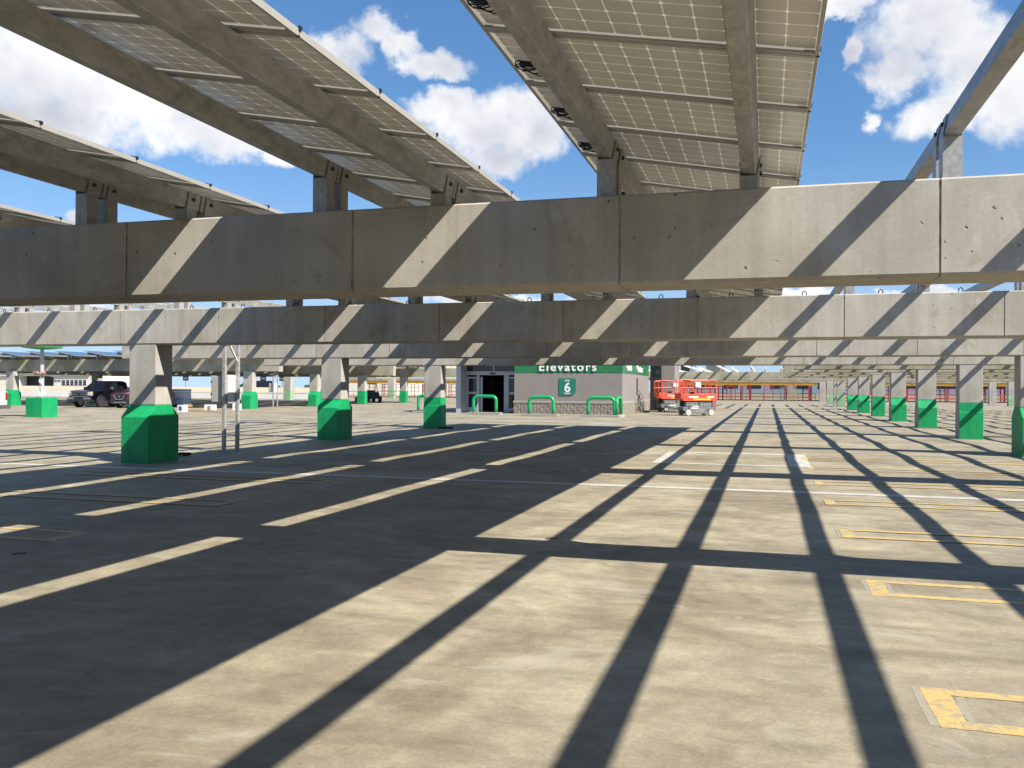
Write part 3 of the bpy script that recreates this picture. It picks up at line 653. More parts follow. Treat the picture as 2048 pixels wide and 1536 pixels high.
    t2 = text_mesh('lettering', 'Level 6', .62, .03, 'white', r, (XR_ + .045, 56.0, 2.76), (PI / 2, 0, PI / 2), .012, 1.1)
    t3 = text_mesh('lettering', 'Elevators', .62, .03, 'white', r, (XR_ + .045, 60.9, 2.76), (PI / 2, 0, PI / 2), .012, 1.1)
    # dark mullioned bay and the shaft behind the side wall
    mb = MB(); mb.box(-8.3, -7.5, BY - .02, BY + 1.2, zb, 4.2, 'glass'); mb.build('dark_glass_bay', r)
    mb = MB(); mb.box(-7.5, -6.55, BY + .3, BY + 4, zb, 4.2, 'render'); mb.build('shaft_wall', r)
    mb = MB(); mb.box(XR_, XR_ + .06, 59.6, 59.78, 1.2, 2.35, 'black'); mb.build('wall_louvre', r)
    # level sign: square plaque, top right and bottom right corners rounded
    s = thing('level_sign', 'green plaque with a white numeral 6 on the taupe wall', 'sign', (-11.8, FY - .003, 1.71))
    pts = [(-.53, -.53)]; R1, R2 = .34, .10
    pts += [(.53 - R1 + R1 * math.sin(a), -.53 + R1 - R1 * math.cos(a)) for a in [PI / 2 * i / 8 for i in range(9)]]
    pts += [(.53 - R2 + R2 * math.cos(a), .53 - R2 + R2 * math.sin(a)) for a in [PI / 2 * i / 5 for i in range(6)]]
    pts += [(-.53, .53)]
    mb = MB(); mb.prism(pts, 'y', -.03, 0, 'signgreen'); mb.build('plaque', s)
    text_mesh('numeral', '6', .80, .004, 'white', s, (0, -.034, -.30), rot, .016)
    text_mesh('caption', 'LEVEL', .12, .003, 'white', s, (0, -.034, .345), rot, .004, 1.1); text_mesh('caption', 'GREEN', .12, .003, 'white', s, (0, -.034, -.44), rot, .004, 1.1)
    # hose and cable tangle against the side wall
    h = MB()
    for k in range(5):
        y = 58.4 + .25 * k; pts = [(-8.1 + .12 * math.sin(k * 2 + t * 1.3), y + .15 * math.sin(t + k), .04 + (1.5 - .25 * k) * max(0, math.sin(PI * t / 9))) for t in range(10)]
        h.path(pts, .018, 'black', 5)
    h.box(-8.25, -8.05, 58.1, 58.5, 0, .12, 'wood'); h.box(-7.9, -7.5, 59.2, 59.5, .03, .18, 'black')
    tag(h.build('cable_tangle'), 'dark cables and hoses looped against the side wall by the lifts', 'cables')
elevator_building()

def hoop(x0, x1, y, label, second=False):
    r = thing('hoop_bollard', label, 'bollard', ((x0 + x1) / 2, y, zg((x0 + x1) / 2, y)), 0, 'green hoop bollards'); w = (x1 - x0) / 2
    mb = MB(); mb.box(-w - .22, w + .22, -.3, .3, -.05, .14, 'capstone'); mb.build('plinth', r, bevel=.02)
    a = w - .1; R_ = .26; z1 = 1.09
    pts = [(-a, 0, .12), (-a, 0, .5), (-a, 0, z1 - R_)] + [(-a + R_ - R_ * math.cos(t), 0, z1 - R_ + R_ * math.sin(t)) for t in [PI / 2 * i / 7 for i in range(1, 8)]]
    pts += [(-x, y_, z) for x, y_, z in reversed(pts)]
    mb = MB(); mb.path(pts, .095, 'gpipe', 16); mb.build('pipe', r, smooth=True)
    if second:
        q = [(a + .12, .0, .12), (a + .12, .0, z1 - .18), (a + .12, .12, z1 - .03), (a + .12, .3, z1), (a + .12, 1.3, z1), (a + .12, 1.5, z1 - .2), (a + .12, 1.5, .12)]
        mb = MB(); mb.path(q, .095, 'gpipe', 16); mb.build('pipe', r, smooth=True)
        mb = MB(); mb.box(a - .1, a + .34, .3, 1.8, -.05, .14, 'column'); mb.build('plinth', r, bevel=.02)
hoop(-16.95, -15.34, 50.4, 'green hoop bollard in front of the sliding doors'); hoop(-13.2, -11.6, 49.3, 'green hoop bollard in front of the wall left of the 6 sign')
hoop(-9.68, -8.0, 48.8, 'green hoop bollard at the building corner with a second hoop turning back', True); hoop(-20.72, -19.2, 51.0, 'green hoop bollard half hidden by the straight green column')

# ------------------------------------------------------------------ scissor lifts
def wheel(parent, x, y, r, w, tyre='tyre', hub='tyrew', name='wheel', ax='y'):
    o = bpy.data.objects.new(name, None); 
    mb = MB(); n = 20
    def ring(rr, d): return [(rr * math.cos(2 * PI * k / n), d, rr * math.sin(2 * PI * k / n)) for k in range(n)]
    mb.loft([ring(r * .62, -w / 2), ring(r * .92, -w / 2), ring(r, -w / 2 + .03), ring(r, w / 2 - .03), ring(r * .92, w / 2), ring(r * .62, w / 2)], tyre, False)
    mb.loft([ring(r * .62, -w / 2), ring(r * .55, -w / 2 + .03), ring(r * .18, -w / 2 + .02), ring(r * .16, -w / 2 - .01)], hub)
    mb.loft([ring(r * .62, w / 2), ring(r * .55, w / 2 - .03), ring(r * .18, w / 2 - .02), ring(r * .16, w / 2 + .01)], hub)
    o = mb.build(name, parent, smooth=False); o.location = (x, y, r)
    if ax == 'x': o.rotation_euler = (0, 0, PI / 2)
    return o
def scissor_lift(x, y, rz, label, dark=False, L=2.3, ext=.75):
    r = thing('scissor_lift', label, 'scissor lift', (x, y, zg(x, y)), rz, 'red scissor lifts')
    h = L / 2; W = .42
    mb = MB(); mb.prism([(-h + .12, .30), (-h + .3, .16), (h - .35, .14), (h - .1, .26), (h - .02, .44), (h - .02, .52), (-h + .05, .52), (-h + .05, .4)], 'y', -W + .1, W - .1, 'chassis')
    mb.box(-h + .42, h - .42, -W, -W + .1, .12, .5, 'chassis'); mb.box(-h + .42, h - .42, W - .1, W, .12, .5, 'chassis')
    mb.box(-.35, .3, -W - .006, -W, .2, .42, 'grey'); mb.box(.5, .62, -W - .01, -W, .28, .38, 'black'); mb.box(-.6, -.1, -W - .006, -W, .43, .48, 'white')
    mb.build('chassis', r, bevel=.015)
    for sx_ in (-1, 1):
        for sy in (-1, 1): wheel(r, sx_ * (h - .36), sy * (W - .02), .19, .14, 'tyrew' if not dark else 'tyre', 'tyrew')
    mb = MB()
    for k in range(4):
        z = .56 + k * .075
        for s in (-1, 1):
            for sy in (-.3, .3): mb.obox((-s * (h - .2), sy + s * .03, z), (s * 2 * (h - .2), 0, .055), (0, .035, 0), (0, 0, .06), 'chassis' if k % 2 else 'grey')
        for xx in (-h + .25, 0, h - .25): mb.cyl((xx, -.36, z + .05), (xx, .36, z + .05), .03, 'black', 8)
    for xx in [-.8 + .2 * i for i in range(9)]: mb.cyl((xx, -.345, .68), (xx, -.335, .68), .022, 'white', 8)
    mb.build('scissor_stack', r)
    z0 = .92
    mb = MB(); mb.box(-h, h, -W + .02, W - .02, z0, z0 + .07, 'red'); mb.box(-h - ext, -h, -W + .07, W - .07, z0 + .1, z0 + .15, 'red')
    for sy in (-W + .0, W - .03): mb.box(-h, h, sy, sy + .03, z0 - .02, z0 + .38, 'red'); mb.box(-h - ext, -h + .1, sy + (.03 if sy < 0 else -.03), sy + (.06 if sy < 0 else 0), z0 + .1, z0 + .42, 'red')
    mb.box(h - .03, h, -W + .03, W - .03, z0 - .02, z0 + .38, 'red'); mb.box(-h - ext, -h - ext + .03, -W + .07, W - .07, z0 + .1, z0 + .42, 'red')
    mb.build('platform', r, bevel=.006)
    mb = MB(); mb.box(-.45, .75, -W - .004, -W, z0 + .02, z0 + .12, 'yel'); mb.box(-.75, -.1, -W - .004, -W, z0 + .17, z0 + .25, 'white'); mb.box(.5, 1.0, -W - .004, -W, z0 + .17, z0 + .25, 'white'); mb.build('decal_strip', r)
    mb = MB(); t = .022
    def railing(xa, xb, yy, posts, zt=2.16):
        for z in (zt, (zt + z0 + .3) / 2): mb.path([(xa, yy, z), (xb, yy, z)], t, 'red', 6)
        for i in range(posts + 1): xx = xa + (xb - xa) * i / posts; mb.path([(xx, yy, z0 + .3), (xx, yy, zt)], t, 'red', 6)
    railing(-h + .02, h - .02, -W + .02, 3); railing(-h + .02, h - .02, W - .02, 3); railing(-h - ext, -h + .5, -W + .09, 2, 2.1); railing(-h - ext, -h + .5, W - .09, 2, 2.1)
    for xx in (-h - ext, h - .02):
        for z in (2.14, 1.7): mb.path([(xx, -W + .08, z), (xx, W - .08, z)], t, 'red', 6)
    mb.build('guard_rail', r)
    mb = MB(); mb.box(-.35, -.02, -W - .1, -W + .0, 1.72, 2.0, 'white'); mb.box(-.4, -.2, -.1, .2, z0 + .07, z0 + .5, 'black'); mb.box(-.42, .0, -W - .06, -W + .02, 1.92, 2.05, 'grey'); mb.build('control_box', r, bevel=.01)
    mb = MB()
    for xx in (h + .015, h + .03):
        pass
    for sy in (-.2, .2): mb.path([(h + .04, sy, .25), (h + .04, sy, z0 + .1)], .02, 'red', 6)
    for z in (.35, .55, .75): mb.path([(h + .04, -.2, z), (h + .04, .2, z)], .016, 'red', 6)
    mb.build('ladder', r)
    return r
scissor_lift(-4.12, 54.9, .62, 'front red scissor lift with pale tyres, nearest the camera', False, 2.3, .12)
scissor_lift(-6.2, 62.6, .62, 'dark-wheeled red scissor lift behind, by the building wall', True, 2.5, .15)
scissor_lift(-4.45, 60.8, .50, 'red scissor lift at the right, its ladder end showing behind the front lift', False, 2.3, .12)

# ------------------------------------------------------------------ vehicles (local: nose towards -y)
def ring_sec(y, w, zb, zt, rt=.12, wt=None, zmid=None):
    wt = w if wt is None else wt; rb = .06
    half = [(w - rb, zb), (w, zb + rb), (w, zb + (zt - zb) * .55), (wt, zt - rt), (wt - rt * .35, zt - rt * .25), (wt - rt, zt)]
    return [(x, y, z) for x, z in half] + [(-x, y, z) for x, z in reversed(half)]
def car_wheels(r, xs, ys, rad, w):
    for yy in ys:
        for s in (-1, 1): wheel(r, s * xs, yy, rad, w, 'tyre', 'chrome', ax='x')
def pickup(x, y, rz, label, paint='carblack'):
    r = thing('pickup_truck', label, 'pickup truck', (x, y, zg(x, y)), rz)
    mb = MB()
    mb.loft([ring_sec(-2.85, .90, .62, 1.12, .10), ring_sec(-2.72, .97, .50, 1.20, .10), ring_sec(-2.2, 1.0, .48, 1.26, .10), ring_sec(-1.25, 1.0, .42, 1.30, .08), ring_sec(-.9, 1.0, .42, 1.32, .05), ring_sec(1.3, 1.0, .42, 1.32, .05), ring_sec(2.8, 1.0, .50, 1.32, .05), ring_sec(2.9, .98, .60, 1.30, .05)], paint)
    body = mb.build('body', r, smooth=False, bevel=.02)
    mb = MB(); mb.loft([ring_sec(-1.35, .92, 1.28, 1.34, .02), ring_sec(-.62, .80, 1.28, 1.88, .06, .76), ring_sec(-.4, .80, 1.28, 1.95, .07, .75), ring_sec(.9, .80, 1.28, 1.95, .07, .75), ring_sec(1.2, .82, 1.28, 1.86, .06, .77), ring_sec(1.32, .90, 1.28, 1.34, .02)], paint)
    cab = mb.build('cab', r, bevel=.015)
    mb = MB(); e = .012
    mb.add([(-.80, -1.28 - e, 1.36), (.80, -1.28 - e, 1.36), (.68, -.66 - e, 1.84), (-.68, -.66 - e, 1.84)], [(0, 1, 2, 3)], 'glass')
    for s in (-1, 1):
        mb.add([(s * .905, -1.0, 1.36), (s * .905, .1, 1.36), (s * .79, .1, 1.82), (s * .79, -.5, 1.82)], [(0, 1, 2, 3)], 'glass')
        mb.add([(s * .905, .2, 1.36), (s * .905, 1.1, 1.36), (s * .79, .95, 1.82), (s * .79, .2, 1.82)], [(0, 1, 2, 3)], 'glass')
    mb.add([(-.72, 1.27 + e, 1.42), (.72, 1.27 + e, 1.42), (.66, 1.22 + e, 1.80), (-.66, 1.22 + e, 1.80)], [(0, 1, 2, 3)], 'glass'); mb.build('windows', cab, fix=False)
    mb = MB()                                                       # grille: two wide chrome bars in a chrome surround
    mb.box(-.62, .62, -2.90, -2.84, .80, 1.14, 'black')
    for z in (.80, .955, 1.11): mb.box(-.64, .64, -2.93, -2.88, z, z + .038, 'chrome')
    for xx in (-.66, .62): mb.box(xx, xx + .05, -2.93, -2.88, .80, 1.15, 'chrome')
    mb.box(-.1, .1, -2.945, -2.93, .945, 1.0, 'black'); mb.build('grille', r)
    for s in (-1, 1):
        mb = MB(); mb.box(min(s * .66, s * .95), max(s * .66, s * .95), -2.86, -2.62, .86, 1.14, 'lamp'); mb.box(min(s * .93, s * .975), max(s * .93, s * .975), -2.72, -2.58, .92, 1.08, 'amberlamp'); mb.build('headlight', r, bevel=.02)
        mb = MB(); mb.box(min(s * .86, s * 1.005), max(s * .86, s * 1.005), 2.78, 2.915, .88, 1.24, 'taillamp'); mb.build('tail_light', r, bevel=.01)
        mb = MB(); mb.box(min(s * 1.02, s * 1.24), max(s * 1.02, s * 1.24), -.95, -.82, 1.30, 1.48, 'chrome' if s > 0 else 'plastic'); mb.box(min(s * .9, s * 1.05), max(s * .9, s * 1.05), -.9, -.86, 1.34, 1.38, 'plastic'); mb.build('mirror', r, bevel=.02)
    mb = MB(); mb.box(-.98, .98, -3.0, -2.75, .45, .60, 'plastic'); mb.box(-.96, -.4, -3.01, -2.9, .60, .74, 'chrome'); mb.box(.4, .96, -3.01, -2.9, .60, .74, 'chrome'); mb.box(-.4, .4, -2.98, -2.9, .60, .72, 'plastic'); mb.build('bumper', r, bevel=.02)
    mb = MB(); mb.box(-.95, .95, 2.9, 3.12, .45, .64, 'chrome' if paint != 'carblack' else 'plastic'); mb.build('bumper', r, bevel=.02)
    car_wheels(r, .88, (-1.85, 1.75), .40, .27)
    for yy in (-1.85, 1.75):
        for s in (-1, 1):
            mb = MB(); n = 12
            pts = [(s * 1.004, yy + .50 * math.cos(PI * k / n), .40 + .50 * math.sin(PI * k / n)) for k in range(n + 1)]
            mb.path(pts, .03, 'plastic' if paint == 'carblack' else paint, 6); mb.add([(s * 1.001, yy + .49 * math.cos(PI * k / n), .40 + .49 * math.sin(PI * k / n)) for k in range(n + 1)], [tuple(range(n + 1))], 'black'); mb.build('wheel_arch', r)
    return r
def suv(x, y, rz, label):
    r = thing('parked_suv', label, 'car', (x, y, zg(x, y)), rz)
    mb = MB(); mb.loft([ring_sec(-2.48, .72, .50, .98, .14), ring_sec(-2.35, .88, .36, 1.04, .14), ring_sec(-1.9, .96, .30, 1.12, .14), ring_sec(-1.1, .97, .28, 1.17, .10), ring_sec(2.2, .97, .28, 1.16, .08), ring_sec(2.45, .9, .4, 1.1, .1)], 'carred'); mb.build('body', r, bevel=.02)
    mb = MB(); mb.loft([ring_sec(-1.2, .88, 1.12, 1.18, .02), ring_sec(-.35, .74, 1.12, 1.70, .08, .68), ring_sec(0, .74, 1.12, 1.77, .08, .68), ring_sec(1.7, .74, 1.12, 1.76, .08, .68), ring_sec(2.35, .8, 1.12, 1.2, .03)], 'carred'); cab = mb.build('cab', r, bevel=.02)
    mb = MB(); mb.add([(-.76, -1.08, 1.21), (.76, -1.08, 1.21), (.62, -.38, 1.68), (-.62, -.38, 1.68)], [(0, 1, 2, 3)], 'glass')
    for s in (-1, 1): mb.add([(s * .87, -.85, 1.2), (s * .86, 1.9, 1.2), (s * .735, 1.6, 1.64), (s * .735, -.2, 1.64)], [(0, 1, 2, 3)], 'glass')
    mb.build('windows', cab, fix=False)
    mb = MB(); mb.box(-.42, .42, -2.53, -2.42, .66, .94, 'black')
    for s in (-1, 1): mb.obox((s * .40, -2.57, .94), (s * .07, 0, 0), (0, .07, 0), (-s * .14, 0, -.30), 'chrome')
    mb.box(-.28, .28, -2.57, -2.5, .62, .68, 'chrome'); mb.box(-.07, .07, -2.57, -2.55, .79, .89, 'chrome'); mb.build('grille', r)
    for s in (-1, 1):
        mb = MB(); mb.obox((s * .5, -2.46, .86), (s * .36, .22, .04), (0, .06, 0), (0, 0, .12), 'lamp'); mb.build('headlight', r)
        mb = MB(); mb.box(min(s * .98, s * 1.16), max(s * .98, s * 1.16), -.85, -.72, 1.15, 1.28, 'carred'); mb.build('mirror', r, bevel=.02)
    mb = MB(); mb.prism([(-.85, .30), (.85, .30), (.80, .58), (-.80, .58)], 'y', -2.52, -2.3, 'plastic'); mb.prism([(-.55, .38), (.55, .38), (.45, .48), (-.45, .48)], 'y', -2.545, -2.5, 'chrome'); mb.build('bumper', r, bevel=.02)
    car_wheels(r, .84, (-1.45, 1.4), .36, .23); return r
pickup(-47.25, 55.25, .05, 'black crew-cab pickup truck parked nose-on under the left canopy')
suv(-43.6, 54.7, .02, 'dark red SUV with chrome grille beside the black pickup')
pickup(-38.14, 33.4, -PI / 2 + .06, 'white pickup tail with red lamp cut by the left edge', 'carwhite')

def utility_cart(x, y, rz):
    r = thing('utility_cart', 'black off-road utility cart behind a green column', 'utility vehicle', (x, y, zg(x, y)), rz)
    mb = MB(); mb.loft([ring_sec(-1.45, .5, .45, .85, .1), ring_sec(-1.1, .62, .4, 1.0, .12), ring_sec(-.6, .66, .4, 1.08, .08), ring_sec(-.5, .66, .35, .6, .05), ring_sec(.4, .66, .35, .62, .05), ring_sec(.5, .7, .45, 1.0, .05), ring_sec(1.5, .7, .5, 1.0, .05)], 'plastic'); mb.build('body', r)
    mb = MB()
    for s in (-.6, .6): mb.path([(s, -.75, 1.0), (s * .9, -.2, 1.95), (s * .9, .5, 1.95), (s, .6, .95)], .03, 'black', 6)
    for yy in (-.2, .5): mb.path([(-.54, yy, 1.95), (.54, yy, 1.95)], .03, 'black', 6)
    mb.build('roll_cage', r); mb = MB(); mb.box(-.62, .62, -.35, .6, 1.96, 2.02, 'black'); mb.build('roof', r, bevel=.02)
    mb = MB(); mb.box(-.55, .55, .2, .45, .6, 1.25, 'black'); mb.box(-.55, .55, -.2, .3, .6, .72, 'black'); mb.build('seat', r, bevel=.03)
    car_wheels(r, .66, (-1.05, 1.05), .33, .28); return r
utility_cart(-40.3, 86.2, .75)
mb = MB(); mb.path([(0, 0, 0), (0, 0, .05), (0, 0, .9), (0, 0, .95)], [.3, .32, .32, .1], 'orange', 14); tag(mb.build('orange_barrel', loc=(-42.3, 88.5, zg(-42, 88) + .55)), 'orange barrel-shaped load behind the utility cart', 'barrel'); 
mb = MB(); mb.box(-.7, .7, -.5, .5, 0, .52, 'grey'); tag(mb.build('equipment_crate', loc=(-42.3, 88.5, zg(-42, 88))), 'grey crate carrying the orange load behind the utility cart', 'crate')

# ------------------------------------------------------------------ light pole, strut frames, small things
p = thing('light_pole', 'pale round light pole on a square green concrete base with red beacon horns', 'light pole', (-34.75, 36.1, zg(-35, 36)))
mb = MB(); mb.box(-.5, .5, -.5, .5, -.1, .98, 'gbase' if 'gbase' in MAT else 'green'); mb.build('painted_base', p, bevel=.015)
mb = MB(); mb.cyl((0, 0, .96), (0, 0, 1.02), .27, 'grey', 16); mb.path([(0, 0, 1.0), (0, 0, 3.52)], [.11, .085], 'cabinet', 16); mb.build('pole', p, smooth=False)
n8 = [(math.cos(2 * PI * (k + .5) / 8), math.sin(2 * PI * (k + .5) / 8)) for k in range(8)]
mb = MB(); mb.loft([[(a * .35, b * .35, 3.38) for a, b in n8], [(a * .98, b * .98, 3.46) for a, b in n8], [(a * .98, b * .98, 3.54) for a, b in n8], [(a * .3, b * .3, 3.7) for a, b in n8]], 'green'); mb.build('lamp_head', p)
for s in (-1, 1):
    mb = MB(); mb.path([(s * .09, -.05, 2.2), (s * .16, -.1, 2.2), (s * .26, -.12, 2.2)], [.05, .08, .09], 'horn', 12); mb.build('beacon_horn', p, smooth=True)
mb = MB()
for k in range(3): mb.path([(.1, -.1, 1.05), (.18, -.12 + .05 * k, 1.25), (.02 + .05 * k, -.16, 1.42), (.17, -.1, 1.6), (-.05, -.14, 1.75 + .06 * k), (.04, -.13, 1.95)], .012, 'pale', 5)
mb.box(-.10, .10, -.14, .10, 1.12, 1.34, 'wrap'); mb.box(-.12, .12, -.17, -.1, 1.03, 1.14, 'white'); mb.build('cable_bundle', p)

def strut_frame(x, y, s, label, top):
    r = thing('strut_frame', label, 'equipment frame', (x, y, zg(x, y)))
    for (dx, dy) in ((.07, 0), (.19, .38)):
        mb = MB(); w = .075; t = .006
        mb.box(dx, dx + w, dy, dy + t, 0, top, 'galv'); mb.box(dx, dx + t, dy + t, dy + w, 0, top, 'galv'); mb.box(dx + w - t, dx + w, dy + t, dy + w, 0, top, 'galv'); mb.box(dx - .06, dx + w + .06, dy - .04, dy + w + .05, 0, .012, 'galv'); mb.build('post', r)
    mb = MB(); mb.obox((.08, .08, 2.78), (.045, 0, 0), (0, .03, 0), (.13, .30, -.60), 'white'); mb.build('brace', r)
    b = MB(); b.box(-.29, .06, .085, .56, 1.17, 1.84, 'cabinet'); b.box(-.27, .04, .07, .083, 1.2, 1.81, 'cabinet'); b.box(.062, .185, .09, .56, 1.17, 1.86, 'white'); b.build('cabinet', r, bevel=.008)  # white right-hand box puts the sunlit side into the colour
    b = MB()
    for z in (1.36, 1.66): b.box(-.29, -.26, .055, .075, z, z + .05, 'black')
    b.build('hinge', r)
    b = MB(); b.cyl((.02, .14, 0), (.02, .14, 1.18), .028, 'black', 8); b.build('conduit', r)
    return r
strut_frame(-12.76, 18.75, 1, 'pair of tall steel strut posts with grey electrical cabinet beside the nearest green column', 3.3)
strut_frame(-35.3, 58.4, 1, 'distant strut posts with grey cabinet between the far left block columns', 2.6)
def rag(x, y, seed, label):
    r_ = random.Random(seed); mb = MB()
    for k in range(5):
        pts = [(-.32 + .64 * i / 7 + r_.uniform(-.03, .03), r_.uniform(-.09, .09), .025 + r_.uniform(0, .05)) for i in range(8)]; mb.path(pts, .022, 'black', 6)
    tag(mb.build('rubber_strap', loc=(x, y, zg(x, y))), label, 'strap')
rag(-13.0, 17.45, 1, 'crumpled black strap on the floor right of the nearest green column'); rag(-12.0, 32.4, 2, 'crumpled black strap on the floor beside the straight green column')
for j, (x, y, a_) in enumerate([(-2.2, 9.2, .3), (-6.8, 6.8, 1.2)]):
    mb = MB(); mb.path([(-.06, 0, .006), (-.02, .012, .012), (.03, -.01, .009), (.07, .008, .006)], .005, 'black', 5); o = mb.build('cable_scrap', loc=(x, y, 0)); o.rotation_euler = (0, 0, a_)
    tag(o, ['short black cable scrap beside the crossing of two shadow stripes', 'short black cable scrap in the dark shadow at the left'][j], 'scrap', 'cable scraps on the floor')
r = thing('wrapped_pallet', 'pallet of grey goods in plastic wrap behind the nearest green column', 'pallet', (-43.0, 58.3, zg(-43, 58)))
mb = MB(); mb.box(-.6, .6, -.5, .5, .1, .14, 'wood'); [mb.box(xx, xx + .1, -.5, .5, 0, .1, 'wood') for xx in (-.6, -.05, .5)]; mb.build('pallet_base', r)
mb = MB(); rr = random.Random(4)
for k in range(6): o_ = rr.uniform(-.03, .03); mb.box(-.55 + o_, .55 + o_, -.46, .46, .15 + k * .2, .335 + k * .2, 'wrap')
mb.build('wrapped_load', r, bevel=.03)
for i, (x, y, w, l, cl_) in enumerate([(-34.15, 46.6, .42, 'white carton with a blue mark, lying left of the row', 1), (-34.9, 48.3, .6, 'white carton with small dark prints in the middle of the row', 0), (-36.6, 51.4, .5, 'white carton with a blue mark at the right end of the row', 1)]):
    x = [-34.3, -34.0, -33.9][i]; y = [46.6, 49.0, 51.8][i]
    r = thing('carton', l, 'carton', (x, y, zg(x, y)), .2 * i, 'cartons on the floor'); mb = MB(); mb.box(-w / 2, w / 2, -.22, .22, 0, .42, 'white'); mb.build('box', r)
    mb = MB(); mb.box(-.12, .1, -.224, -.2205, .08, .34, 'blue' if cl_ else 'grey'); mb.build('printed_mark', r)
for i in range(3):
    mb = MB(); mb.box(-1.3, 1.3, -.08, .08, 0, .09, 'wood'); tag(mb.build('timber_plank', loc=(-33.6, 47.4 + .35 * i, zg(-33, 47)), ), 'low timber plank lying on the deck beside the cartons', 'plank', 'timber planks')

# ------------------------------------------------------------------ shoring bay at the far end
def shoring_frame(x, y, label=None, group='red shoring frames'):
    global SF
    if SF is None:
        r = thing('shoring_frame', 'red steel shoring frame under the yellow formwork girders', 'shoring frame', (x, y, .05), 0, group); mb = MB()
        for xx in (-.62, .62): lg = MB(); lg.path([(xx, 0, 0), (xx, 0, 2.15)], .058, 'redframe', 6); lg.build('leg', r)
        mb = MB()
        for z in (.5, 1.05, 1.58, 2.05): mb.path([(-.62, 0, z), (.62, 0, z)], .045, 'redframe', 6)
        mb.path([(-.5, 0, 1.05), (-.5, 0, 2.05)], .02, 'redframe', 6); mb.path([(.5, 0, 1.05), (.5, 0, 2.05)], .02, 'redframe', 6); mb.build('rung', r)
        SF = r; return r
    o = dup(SF, (x + rnd.uniform(-.15, .15), y, .05)); return o
SF = None
sfx = [(.25, 133, 0), (-2.95, 133, 0), (-3.0, 134.6, 0), (-2.9, 136.4, .1), (2.5, 133.6, 1.5), (2.75, 135.6, 1.4), (5.9, 133.4, 1.2), (6.2, 135.4, 1.3), (5.6, 137, .5),
       (-5.0, 133, .2), (-6.1, 134, 0), (-7.3, 133, 0), (-5.6, 136, .1), (-6.9, 136.5, 0), (-8.8, 134, 0), (-10.2, 133, 0), (-9.5, 136, 0)]
for k in range(18): sfx += [(8.6 + 1.75 * k, 133.2 + .7 * (k % 3), 0), (9.3 + 1.75 * k, 136 + .5 * (k % 2), .1)]
for k in range(7): sfx += [(-62 + 2.4 * k, 133.2 + .6 * (k % 2), 0), (-61 + 2.4 * k, 136, .1)]
for (x, y, a_) in sfx: shoring_frame(x, y).rotation_euler = (0, 0, a_)
def girder(x0, x1, y, label):
    r = thing('formwork_girder', label, 'girder', (0, 0, 0), 0, 'yellow formwork girders'); mb = MB()
    mb.box(x0, x1, y, y + .09, 2.28, 2.34, 'amber'); mb.box(x0, x1, y, y + .09, 2.56, 2.62, 'amber'); mb.box(x0, x1, y + .03, y + .06, 2.34, 2.56, 'amber')
    n = int((x1 - x0) / 2.6)
    for k in range(n + 1): xx = x0 + (x1 - x0) * k / max(n, 1); mb.box(xx - .06, xx + .06, y - .02, y + .1, 2.24, 2.64, 'amber')
    mb.build('rail', r)
for j, y in enumerate((130., 133., 136.5)):
    girder(-14, 6.6, y, 'yellow formwork girder in the middle background, %s row back' % ORD[j]); girder(8.5, 45, y, 'yellow formwork girder behind the right-hand columns, %s row back' % ORD[j]); girder(-66, -42, y, 'yellow formwork girder in the left background, %s row back' % ORD[j])
mb = MB(); mb.box(-14, 45, 133.2, 146, 2.7, 3.1, 'moss'); mb.box(-68, -42, 133.2, 146, 2.7, 3.1, 'moss'); tag(mb.build('formwork_deck'), 'unfinished concrete slab resting on the yellow formwork girders', 'slab')
for j, (x, w, m_, l) in enumerate([(3.5, .95, 'wood', 'pale timber rung panel leaning under the yellow girders'), (2.1, .5, 'grey', 'grey rung ladder left of the timber panel')]):
    r = thing('site_ladder', l, 'ladder', (x, 132.2, .05)); mb = MB()
    for xx in (-w / 2, 0, w / 2) if j == 0 else (-w / 2, w / 2): mb.box(xx - .04, xx + .04, 0, .05, 0, 2.55 if j == 0 else 2.1, m_)
    mb.build('stile', r); mb = MB()
    for k in range(11): mb.box(-w / 2, w / 2, -.02, 0, .15 + .22 * k, .24 + .22 * k, m_) if .24 + .22 * k < (2.6 if j == 0 else 2.1) else None
    mb.build('rung', r)
def site_rail(x0, x1, y, label, m_='redframe'):
    r = thing('guard_railing', label, 'railing', (0, 0, 0)); mb = MB()
    for z in (.55, 1.05): mb.path([(x0, y, z), (x1, y, z)], .04, m_, 6)
    n = int((x1 - x0) / 2.5)
    for k in range(n + 1): xx = x0 + (x1 - x0) * k / n; mb.path([(xx, y, 0), (xx, y, 1.08)], .03, m_, 6)
    mb.build('rail', r)
site_rail(-13, 7, 140, 'red guard railing behind the shoring frames in the middle'); site_rail(8.4, 45, 128, 'long red guard railing behind the right-hand columns'); site_rail(-60, -37, 112, 'red guard railing in the left background')
# ------------------------------------------------------------------ edge of the deck and what stands beyond
def slab(name, x0, x1, y0, y1, z0, z1, m_, label, cat, group=None):
    mb = MB(); mb.box(x0, x1, y0, y1, z0, z1, m_); return tag(mb.build(name), label, cat, group)
slab('parapet_wall', -134, -57, 104, 104.3, .78, 1.52, 'cream', 'tan parapet wall behind the black pickup', 'wall')
slab('concrete_barrier', -134, -57, 103.2, 103.5, 0, .72, 'pale', 'pale concrete barrier along the foot of the tan parapet', 'barrier')
slab('parapet_wall', -57, 90, 160, 160.3, 0, .95, 'tan', 'pale parapet wall closing the far end of the deck', 'wall')
slab('parapet_wall', -134, -133.7, 0, 160, 0, 1.3, 'cream', 'tan parapet wall along the far left side of the deck', 'wall')
